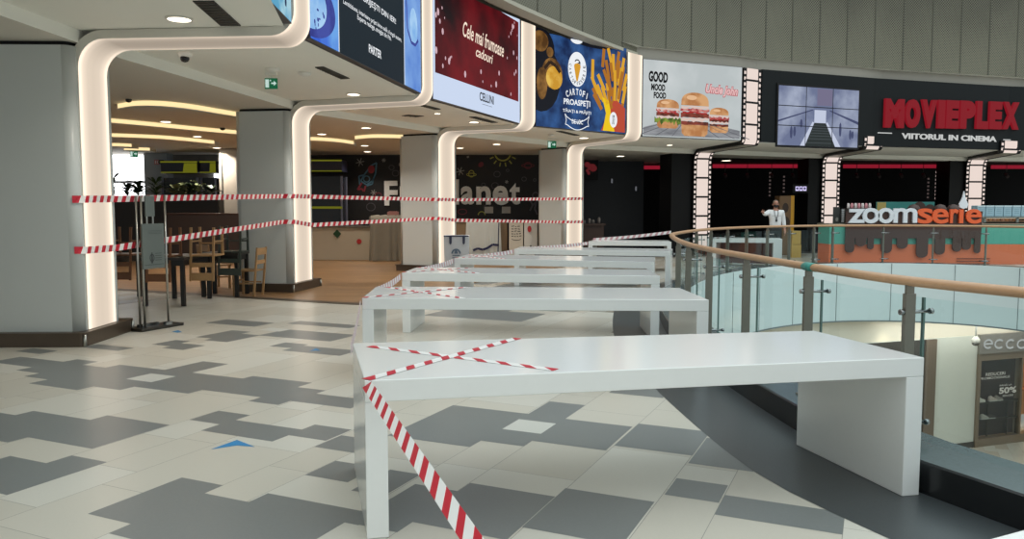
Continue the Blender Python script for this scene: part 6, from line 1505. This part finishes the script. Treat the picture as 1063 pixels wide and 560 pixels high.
# curved ceiling lights
COVE = emis('cove_light', (255, 226, 168), 1.15)
def cove(lab, pts, hgt=.12, bulge=0):
    P = [at_ceiling(u, v, ZC).to_2d() for u, v in pts]; P = catmull(P, 6); c = P[len(P) // 2]
    t = thing('curved_ceiling_light', lab, 'ceiling light', (c.x, c.y, ZC), 'curved ceiling lights')
    Q = [p + Vector((-.05, .55)) for p in P]
    m = MB(); strip(m, P, Q, ZC - .10, ZC - .10); strip(m, Q, Q, ZC - .10, ZC - .002); strip(m, P, P, ZC - .10, ZC - .085); m.build('panel', CEILW, t)
    m = MB(); strip(m, [p + Vector((0, .03)) for p in P], [p + Vector((0, .03)) for p in P], ZC - .088, ZC - .003); m.build('light_strip', COVE, t)
cove('long bulging curved ceiling light, first one past the first glowing strip', [(121, 107.5), (140, 104.5), (165, 104.5), (195, 107.5), (225, 112.5), (262, 119)])
cove('second long curved ceiling light from the first glowing strip', [(106, 122), (140, 125), (180, 129), (215, 132.5), (265, 137)])
cove('third curved ceiling light, ending before the beige column', [(106, 138), (140, 139.2), (170, 140.7), (200, 143.5), (222, 146)])
cove('curved ceiling light left of the second white column continuing into the play area', [(300, 141.5), (330, 142.5), (350, 144), (367, 146.5)])
cove('short curved ceiling light in the middle of the play area', [(368, 141), (385, 139.5), (405, 139.5), (432, 140.2)])
cove('small far curved ceiling light, upper of two near the window', [(104, 149), (118, 148.5), (136, 149.3)])
cove('small far curved ceiling light, lower of two near the window', [(128, 152.7), (140, 153), (155, 153.4)])

# ------------------------------------------------------------------ the man beyond the atrium
def skin(name, V, Eg, R, mats_, parent, sub=2, root=0, flat=()):
    me = bpy.data.meshes.new(name); me.from_pydata([Vector(v) for v in V], Eg, []); me.update()
    o = bpy.data.objects.new(name, me); COL.objects.link(o)
    sk = o.modifiers.new('s', 'SKIN'); sk.use_smooth_shade = True
    for i, d in enumerate(me.skin_vertices[0].data):
        r = R[i]; d.radius = r if isinstance(r, tuple) else (r, r); d.use_root = (i == root)
    ss = o.modifiers.new('ss', 'SUBSURF'); ss.levels = sub; ss.render_levels = sub
    dg = bpy.context.evaluated_depsgraph_get(); nm = bpy.data.meshes.new_from_object(o.evaluated_get(dg)); bpy.data.objects.remove(o); bpy.data.meshes.remove(me)
    for p in nm.polygons: p.use_smooth = True
    nm.materials.clear(); nm.materials.append(mats_)
    for p in nm.polygons: p.material_index = 0
    o = bpy.data.objects.new(name, nm); COL.objects.link(o); o.parent = parent; return o
man = thing('person', 'man in white shirt, dark trousers, black mask and lanyard pointing with one raised arm', 'person', (ux(805.2, 23.3), 23.3, .004), rz=radians(-6))
SKIN = mat('skin_tone', (186, 134, 112), .55); SHIRT = mat('shirt_white', (236, 237, 238), .7, vary=.03); TROU = mat('trousers_dark', (38, 44, 46), .7); SHOE = mat('shoe_black', (20, 18, 18), .4); MASK = mat('mask_black', (22, 22, 26), .7); HAIR = mat('hair_grey', (128, 112, 100), .8)
V = [(0, 0, .96), (0, .005, 1.12), (0, .01, 1.30), (0, .015, 1.42), (0, .01, 1.50), (0, -.005, 1.56), (0, -.012, 1.63), (0, -.008, 1.70), (0, -.002, 1.745)]
R = [(.15, .105), (.15, .105), (.165, .11), (.12, .085), (.055, .055), (.062, .07), (.076, .092), (.076, .092), (.045, .055)]
Eg = [(i, i + 1) for i in range(8)]
def chain(start, pts, rs):
    prev = start
    for p, r in zip(pts, rs): V.append(p); R.append(r); Eg.append((prev, len(V) - 1)); prev = len(V) - 1
    return prev
wr = chain(3, [(-.19, .01, 1.41), (-.33, -.14, 1.35), (-.42, -.31, 1.405), (-.44, -.35, 1.425), (-.46, -.39, 1.44)], [.06, .045, .03, (.026, .036), (.020, .036)])
wl2 = chain(3, [(.19, .01, 1.41), (.245, .03, 1.14), (.265, -.03, .90), (.268, -.045, .85), (.268, -.05, .80)], [.06, .045, .03, (.036, .026), (.036, .020)])
for s_ in (-1, 1): chain(0, [(s_ * .095, 0, .86), (s_ * .105, -.005, .50), (s_ * .11, .02, .10), (s_ * .115, -.04, .05), (s_ * .12, -.16, .035)], [.095, .062, .042, .042, .035])
# fingers: right hand points, the others curl; left hand hangs slightly curled
hd = Vector((-.02, -.045, .028)).normalized(); sdv = Vector((.7, -.2, .3)).normalized()
for k, l in enumerate((.085, .05, .045, .04)):
    b = Vector(V[wr]) + sdv * (.024 - .016 * k); e1 = b + hd * l * .55 + Vector((0, 0, 0 if k == 0 else -.012)); e2 = b + hd * l * (1. if k == 0 else .7) + Vector((0, 0, 0 if k == 0 else -.035)); chain(wr, [tuple(b), tuple(e1), tuple(e2)], [.010, .009, .007])
b = Vector(V[wr - 1]) + sdv * .035; chain(wr - 1, [tuple(b), tuple(b + hd * .03 + sdv * .02), tuple(b + hd * .055 + sdv * .018)], [.011, .010, .008])
for k, l in enumerate((.07, .078, .072, .055)):
    b = Vector(V[wl2]) + Vector((0, -.027 + .018 * k, -.01)); chain(wl2, [tuple(b), tuple(b + Vector((-.006, 0, -l * .55))), tuple(b + Vector((-.022, 0, -l)))], [.010, .009, .007])
b = Vector(V[wl2 - 1]) + Vector((-.01, -.034, -.01)); chain(wl2 - 1, [tuple(b), tuple(b + Vector((-.01, -.02, -.03))), tuple(b + Vector((-.016, -.022, -.055)))], [.011, .010, .008])
body = skin('body', V, Eg, R, SKIN, man, 2)
# face details joined to the body mesh
fm = MB()
def ellipsoid(mb, c, r, seg=10, rings=6):
    vs = []; 
    prof = [(sin(pi * i / rings), -cos(pi * i / rings)) for i in range(rings + 1)]
    n0 = len(mb.v)
    for a, b in prof:
        for k in range(seg): t = 2 * pi * k / seg; mb.v.append(Vector((c[0] + r[0] * a * cos(t), c[1] + r[1] * a * sin(t), c[2] + r[2] * b)))
    for i in range(rings):
        for k in range(seg): q = (k + 1) % seg; mb.f.append([n0 + i * seg + k, n0 + i * seg + q, n0 + (i + 1) * seg + q, n0 + (i + 1) * seg + k]); mb.m.append(0); mb.sm.append(True)
ellipsoid(fm, (-.083, .0, 1.635), (.014, .026, .034)); ellipsoid(fm, (.083, .0, 1.635), (.014, .026, .034)); ellipsoid(fm, (0, -.105, 1.635), (.014, .022, .026))
fo = fm.build('face_bits', SKIN, man)
bm = bmesh.new(); bm.from_mesh(body.data); bm.from_mesh(fo.data); bm.to_mesh(body.data); bm.free(); bpy.data.objects.remove(fo)
em = MB()
for s_ in (-1, 1): ellipsoid(em, (s_ * .032, -.098, 1.665), (.013, .008, .007)); ellipsoid(em, (s_ * .033, -.099, 1.686), (.02, .008, .005))
em.build('eyes', mat('eye_dark', (40, 30, 26), .3), man)
mk_ = MB(); ellipsoid(mk_, (0, -.045, 1.595), (.072, .075, .055), 14, 8); mk_.build('face_mask', MASK, man)
hb = MB(); ellipsoid(hb, (0, .02, 1.69), (.083, .092, .082), 14, 8); hb.build('hair', HAIR, man)
Vs = [(0, 0, .93), (0, .005, 1.08), (0, .01, 1.28), (0, .015, 1.42), (0, .012, 1.475), (-.19, .01, 1.415), (-.33, -.14, 1.35), (-.41, -.295, 1.40), (.19, .01, 1.415), (.245, .03, 1.14), (.264, -.02, .93)]
Rs = [(.185, .135), (.18, .135), (.195, .14), (.15, .11), (.07, .07), .082, .064, .045, .082, .064, .046]
skin('shirt', Vs, [(0, 1), (1, 2), (2, 3), (3, 4), (3, 5), (5, 6), (6, 7), (3, 8), (8, 9), (9, 10)], Rs, SHIRT, man, 2)
Vt = [(0, 0, 1.04), (0, 0, .92), (-.098, 0, .82), (-.108, -.005, .50), (-.112, .02, .09), (.098, 0, .82), (.108, -.005, .50), (.112, .02, .09)]
skin('trousers', Vt, [(0, 1), (1, 2), (2, 3), (3, 4), (1, 5), (5, 6), (6, 7)], [(.19, .14), (.20, .15), .118, .085, .07, .112, .085, .07], TROU, man, 2)
for s_ in (-1, 1):
    skin('shoe', [(s_ * .112, .05, .05), (s_ * .116, -.06, .048), (s_ * .124, -.19, .038)], [(0, 1), (1, 2)], [(.052, .046), (.054, .044), (.044, .034)], SHOE, man, 1)
ly = MB(); ly.tube([(-.055, -.07, 1.47), (-.05, -.13, 1.36), (-.005, -.155, 1.20)], .009, 6); ly.tube([(.055, -.07, 1.47), (.05, -.13, 1.36), (-.005, -.155, 1.20)], .009, 6); ly.box((-.005, -.158, 1.17), (.055, .008, .075)); ly.build('lanyard', mat('lanyard_dark', (34, 34, 40), .6), man)
pk = MB(); pk.box((-.085, -.152, 1.31), (.085, .012, .012)); pk.box((.085, -.152, 1.31), (.085, .012, .012)); pk.build('pocket_flap', mat('shirt_seam', (168, 170, 174), .7), man)

# ------------------------------------------------------------------ light
W = bpy.data.worlds.new('daylight'); SC.world = W; W.use_nodes = True
bg = W.node_tree.nodes['Background']; bg.inputs[0].default_value = (.90, .985, 1.0, 1)
# overcast sky: brightest overhead
_wn = W.node_tree; _tc = _wn.nodes.new('ShaderNodeTexCoord'); _sp = _wn.nodes.new('ShaderNodeSeparateXYZ'); _mr = _wn.nodes.new('ShaderNodeMapRange')
_mr.inputs[1].default_value = 0.; _mr.inputs[2].default_value = 1.; _mr.inputs[3].default_value = .6; _mr.inputs[4].default_value = 1.95
_wn.links.new(_tc.outputs['Generated'], _sp.inputs[0]); _wn.links.new(_sp.outputs[2], _mr.inputs[0]); _wn.links.new(_mr.outputs[0], bg.inputs[1])
def area(name, loc, size, energy, col=(1, 1, 1), rot=(0, 0, 0), sy=None):
    la = bpy.data.lights.new(name, 'AREA'); la.energy = energy; la.color = col; la.size = size
    if sy: la.shape = 'RECTANGLE'; la.size_y = sy
    o = bpy.data.objects.new(name, la); COL.objects.link(o); o.location = loc; o.rotation_euler = rot; return o
# shop lamp, lower level fill and spots
area('shop_lamp', tuple(PS.pt(s0 + 2.6, 2.2, -.9)), .8, 30, (1, .72, .45))
pc_ = PS.pt(sA(985), 0, .55); area('lower_fill', (pc_.x, pc_.y, -1.31), 5., 48, (1, .97, .93), (0, 0, atan2(PS.d.y, PS.d.x)), .45)  # unseen fill light added to brighten the lower wall
for k, u in enumerate((915, 940)):
    p = PS.pt(sA(u), 0, .25); la = bpy.data.lights.new('lower_spot', 'SPOT'); la.energy = 12; la.color = (1, .86, .62); la.spot_size = radians(90); la.spot_blend = .6; la.shadow_soft_size = .06
    o = bpy.data.objects.new('lower_spot', la); COL.objects.link(o); o.location = (p.x, p.y, -1.36); o.rotation_euler = (radians(0), 0, 0)
# ------------------------------------------------------------------ view
vs_ = SC.view_settings; vs_.view_transform = 'Standard'; vs_.look = 'None'; vs_.exposure = 0.; vs_.gamma = 1.; vs_.use_curve_mapping = False
SC.cycles.max_bounces = 8; SC.cycles.transparent_max_bounces = 24; SC.cycles.caustics_reflective = False; SC.cycles.caustics_refractive = False
SC.cycles.sample_clamp_indirect = 6
for pr_ in list(bpy.data.objects):
    if '_o' in pr_.keys(): del pr_['_o']
